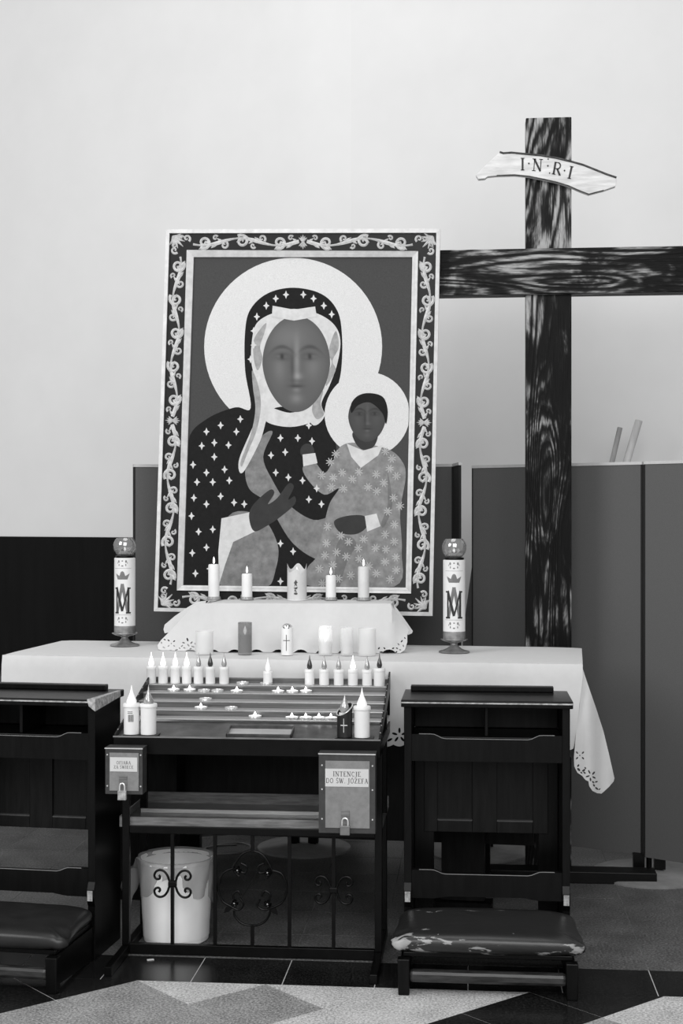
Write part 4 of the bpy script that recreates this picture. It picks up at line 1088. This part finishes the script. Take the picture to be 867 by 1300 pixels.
# ================================================================== LOCKED BOXES
def lockbox(name, label, x0, x1, y0p, y1p, Yf, dep, lines, plate, sc_t, lockpx, lock_m):
    A = PY(x0, y0p, Yf); B = PY(x1, y1p, Yf)
    t = thing(name, label, 'box', ((A.x+B.x)/2, Yf + dep/2, B.z))
    MB().box((A.x, Yf, B.z), (B.x, Yf + dep, A.z - .003)).build('casing', 'grey_frame', t, bevel=.002)
    MB().box((A.x - .001, Yf - .003, A.z - .0028), (B.x + .001, Yf + dep, A.z)).build('lid', 'grey_frame', t)
    MB().box((A.x - .001, Yf - .004, A.z - .004), (B.x + .001, Yf - .003, A.z)).build('lid_edge', 'alu', t)
    fx = (B.x - A.x)
    MB().box((A.x + fx*.12, Yf - .003, B.z + fx*.10), (B.x - fx*.10, Yf + .001, A.z - fx*.13)).build('front_plate', 'grey_paint', t)
    p0 = PY(plate[0], plate[1], Yf); p1 = PY(plate[2], plate[3], Yf)
    pp = MB().box((p0.x, Yf - .0045, p1.z), (p1.x, Yf - .003, p0.z)).build('name_plate', 'paper', t)
    L = MB(); cx = (p0.x + p1.x)/2
    for s, yy, st_c in lines: text(L, s, lambda a, b: Vector((a, Yf - .0049, b)), sc_t, cx, PY((plate[0]+plate[2])/2, yy, Yf).z, .10, st_c)
    L.build('lettering', 'ink_soft', pp)
    rv = MB()
    for f in (.15, .45, .82):
        for x in (A.x + fx*.06, B.x - fx*.05):
            if f == .45 and name == 'offering_box': continue
            c = Vector((x, Yf, B.z + (A.z - B.z)*(1 - f)));
            rv.add([c + Vector((.0028*math.cos(q), -.002 if k else -.0005, .0028*math.sin(q))) for k in (0, 1) for q in [2*PI*j/8 for j in range(8)]], [tuple(range(8, 16))] + [(j, (j+1) % 8, (j+1) % 8 + 8, j + 8) for j in range(8)])
    rv.build('rivet', 'bright', t)
    # hasp
    lp = PY(lockpx[0], lockpx[1], Yf)
    MB().box((lp.x - .014, Yf - .006, lp.z - .030), (lp.x + .014, Yf - .003, lp.z + .022)).build('hasp', 'steel_dull', t, bevel=.001)
    c = lp + Vector((0, -.016, -.041))
    k = thing('padlock', ('small pale padlock hanging on the small offering box' if name == 'offering_box' else 'small grey padlock hanging on the large intentions box'), 'padlock', tuple(c))
    w_ = .0145 if name == 'offering_box' else .0165
    MB().box((c.x - w_, c.y - .008, c.z - .017), (c.x + w_, c.y + .008, c.z + .015)).build('lock_body', lock_m, k, bevel=.002)
    P = [(c.x - w_*.6, c.y, c.z + .012)] + [(c.x + w_*.6*math.cos(q), c.y, c.z + .028 + .012*math.sin(q)) for q in [PI - PI*j/8 for j in range(9)]] + [(c.x + w_*.6, c.y, c.z + .012)]
    MB().tube(P, .0029, 8).build('shackle', 'bright', k, smooth=True)
lockbox('offering_box', 'small grey metal offering box on the left front of the candle stand', 133.5, 181, 949, 1009, 4.80, .066, (('OFIARA', 968, 1), ('ZA ŚWIECE', 973.5, .95)), (140, 961, 174.5, 979.5), .0112, (156.5, 993), 'worn')
lockbox('intentions_box', 'larger grey metal intentions box on the right front of the candle stand', 404.5, 476.5, 956, 1059, 4.80, .066, (('INTENCJE', 982.3, 1), ('DO ŚW. JÓZEFA', 991, .95)), (413, 975.5, 468, 999), .0165, (438.5, 1037), 'lockbody')
# ================================================================== KNEELERS
def kneeler(loc, rz, label):
    t = thing('kneeler', label, 'kneeler', loc, rz, 'padded wooden kneelers')
    B = lambda a, b, n, m='wood', bev=.003: MB().box(a, b).build(n, m, t, local=True, bevel=bev)
    for s in (-1, 1):
        x0, x1 = (-.289, -.262) if s < 0 else (.262, .289)
        MB().prism([(0,.895),(0,.275),(-.012,.25),(-.016,.225),(-.004,.195),(0,.19),(0,0),(.27,0),(.27,.895)], lambda a, b, d: Vector((d, a, b)), x0, x1).build('side_panel', 'wood', t, local=True, bevel=.002)
        MB().box((x0 + .004, -.0175, .212), (x1 - .004, -.0155, .248)).build('pale_edge', 'worn', t, local=True)  # wood worn bare low on the front edge
    B((-.298,-.028,.895), (.298,.285,.921), 'top_board')
    MB().box((-.297,-.0295,.909), (.297,-.0278,.914)).build('pale_edge', 'worn', t, local=True)  # pale strip: worn edge with its reflection highlight painted in
    B((-.275,.225,.921), (.245,.262,.942), 'ledge')
    B((-.262,.02,.775), (.262,.262,.787), 'shelf')
    B((-.006,.03,.787), (.006,.24,.895), 'divider')
    B((-.262,.245,.787), (.262,.258,.895), 'back_board', 'wood_panel')
    # panelled back
    Y0, Y1 = .225, .247
    X = [-.225, -.177, -.05, .04, .17, .225]; Z = [.407, .449, .74, .787]
    fr = MB()
    fr.box((X[0], Y0, Z[0]), (X[1], Y1, Z[3])); fr.box((X[2], Y0, Z[0]), (X[3], Y1, Z[3])); fr.box((X[4], Y0, Z[0]), (X[5], Y1, Z[3]))
    for a, b in ((1, 2), (3, 4)): fr.box((X[a], Y0, Z[0]), (X[b], Y1, Z[1])); fr.box((X[a], Y0, Z[2]), (X[b], Y1, Z[3]))
    fr.build('panel_frame', 'wood_panel', t, local=True, bevel=.0015)
    for a, b in ((1, 2), (3, 4)):
        MB().box((X[a], Y0 + .010, Z[1]), (X[b], Y1 - .002, Z[2])).build('inset_panel', 'wood_panel', t, local=True)
        MB().hexa([(X[a],Y0+.001,Z[1]),(X[b],Y0+.001,Z[1]),(X[b],Y0+.010,Z[1]),(X[a],Y0+.010,Z[1]),(X[a],Y0+.003,Z[1]+.003),(X[b],Y0+.003,Z[1]+.003),(X[b],Y0+.010,Z[1]+.006),(X[a],Y0+.010,Z[1]+.006)]).build('highlight_moulding', 'grey_frame', t, local=True)  # paler bottom bevel: the highlight is put into its colour
    for s in (-1, 1): B((s*.262 if s < 0 else .19, .235, 0), (-.19 if s < 0 else .262, .262, .787), 'rear_stile')
    def rail(z0, z1, n, sag=.016, bot=.0):
        zt = lambda x: z1 - sag * (1 - max(0, min(1, (abs(x) - .145) / .045)) ** 2 * (3 - 2*max(0, min(1, (abs(x) - .145) / .045))))
        xs = [-.262 + .524*i/40 for i in range(41)]
        zbt = lambda x: z0 + bot * (1 - max(0, min(1, (abs(x) - .13) / .05)))
        P = [(x, zbt(x)) for x in xs] + [(x, zt(x)) for x in reversed(xs)]
        r_ = MB().prism(P, lambda a, b, d: Vector((a, d, b)), .004, .030).build(n, 'wood', t, local=True, bevel=.0)
        ed = MB(); ed.tube([(x, .006, zt(x) + .0005) for x in xs[2:-2]], .0016, 6); ed.build('pale_edge', 'grey_paint', r_, local=True)  # thin grey line along the rail's top edge
    rail(.703, .797, 'upper_rail'); rail(.221, .320, 'lower_rail', .014, .008)
    # padded kneeling board
    def cush(a, b):
        return None
    m = MB(); nu, nv = 40, 28
    def sgp(v, p): return math.copysign(abs(v) ** p, v)
    for j in range(17):
        ph = -PI/2 + PI*j/16
        for i in range(72):
            th = 2*PI*i/72
            cx_ = sgp(math.cos(th), .22) * abs(math.cos(ph)) ** .35; cy_ = sgp(math.sin(th), .30) * abs(math.cos(ph)) ** .35
            y = -.185 + .178 * cy_; wx = .302 + .020 * max(0, -cy_) + .012 * (abs(cy_) > .8) * max(0, -cy_)
            z = .168 + .036 * sgp(math.sin(ph), .7) * (1 + .12*math.cos(cx_*2.2)) - .004*max(0, -cy_)
            if abs(cx_) > .85 and cy_ < -.6: z -= .006
            m.v.append(Vector((cx_*wx, y, z + .0015*math.sin(cx_*17)*math.sin(cy_*7))))
    for j in range(16):
        for i in range(72): a = j*72 + i; b = j*72 + (i+1) % 72; m.f.append((a, b, b + 72, a + 72))
    m.build('cushion', 'leather', t, local=True, smooth=True)
    B((-.275,-.335,.118), (.275,-.002,.134), 'kneeling_board')
    for s in (-1, 1):
        xo = s*.272
        MB().hexa([(xo-.018,-.366,0),(xo+.018,-.366,0),(xo+.018,-.332,0),(xo-.018,-.332,0),(xo-.021,-.368,.118),(xo+.019,-.368,.118),(xo+.019,-.33,.118),(xo-.021,-.33,.118)]).build('front_leg', 'wood', t, local=True, bevel=.003)
        MB().prism([(-.33,.02),(-.002,.0),(-.002,.118),(-.33,.118)], lambda a, b, d: Vector((d, a, b)), xo - .010, xo + .010).build('side_rail', 'wood', t, local=True)
    MB().box((-.255,-.362,.040), (.255,-.325,.080)).build('foot_rail', 'leather_rail', t, local=True, bevel=.012)
    return t
M['leather_rail'] = mat('scuffed_wood_rail', 34, 0.4, 22, 14, stretch=(1, 6, 6))
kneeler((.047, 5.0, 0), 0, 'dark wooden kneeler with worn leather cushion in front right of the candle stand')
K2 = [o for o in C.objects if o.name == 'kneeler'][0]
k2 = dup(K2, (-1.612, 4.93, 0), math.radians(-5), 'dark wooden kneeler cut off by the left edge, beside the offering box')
for c_ in k2.children:
    if c_.name.startswith('cushion'): c_.data = c_.data.copy(); c_.data.materials[0] = M['leather_plain']
w_ = MB().hexa([(.276,-.0300,.898),(.2995,-.0300,.880),(.2995,.24,.900),(.290,.24,.912),(.270,-.0300,.9218),(.2995,-.0300,.9218),(.2995,.24,.9218),(.288,.24,.9218)])
w_.build('bare_corner', 'worn', k2, local=True)
# ================================================================== BIN, CABLE, SCRAP
bc = Vector((-1.093, 5.185, 0))
t = thing('waste_bin', 'white plastic bin with a bag over its rim behind the iron grille', 'bin', tuple(bc))
MB().lathe(tuple(bc), [(.112, 0), (.119, .006), (.126, .10), (.134, .292), (.139, .294), (.139, .302), (.134, .303), (.131, .296), (.122, .02), (.001, .012)], 44).build('bucket', 'bin', t, smooth=True)
def bag(a, b):
    th = 2*PI*a; low = .10 + .045*math.sin(th*2 + 1.6) + .02*math.sin(th*5)
    r = .143 + .003*math.sin(th*13 + b*4) - .012*b + .004*b*math.sin(th*7)
    return (bc.x + r*math.cos(th), bc.y + r*math.sin(th), .309 - .012*max(0, math.sin(th))*0 - (low + .02)*b)
m = MB().grid(90, 10, bag)
m.grid(90, 3, lambda a, b: (bc.x + (.143 - .013*b + .002*math.sin(2*PI*a*9))*math.cos(2*PI*a), bc.y + (.143 - .013*b)*math.sin(2*PI*a), .309 + .004*math.sin(PI*b) - .02*b*b))
m.build('bag', 'bag', t, smooth=True)
m = MB().grid(16, 12, lambda a, b: (bc.x - .13 - .055*a - .012*math.sin(b*5) , bc.y - .06 + .05*b + .02*math.sin(a*6), .30 - .05*a*a - .15*a*b - .02*b + .012*math.sin(a*11 + b*6)))
m.build('bag_flap', 'bag', t, smooth=True)
P = [PZ(x, y, .006) for x, y in ((232,1075),(245,1080),(262,1076),(285,1071),(305,1070),(318,1074),(314,1080),(300,1083),(275,1084),(258,1080),(270,1074),(300,1072))]
t = thing('power_cable', 'thin pale power cable looped on the floor behind the stand', 'cable', tuple(P[0]))
MB().tube(smooth_line(P, 6), .0045, 6).build('cord', 'cable', t, smooth=True)
pp = PZ(228, 1074, .02); MB().lathe((pp.x, pp.y, 0.002), [(.016, 0), (.019, .012), (.014, .03), (.006, .036)], 16).build('plug', 'wax_warm', t, smooth=True)
o = MB().box((-.012, -.006, .0005), (.012, .006, .003)).build('paper_scrap', 'paper'); o.location = PZ(191, 1219, 0); o.rotation_euler = (0, 0, .4)
tag(o, 'tiny white paper scrap on the black floor strip below the bin', 'scrap')
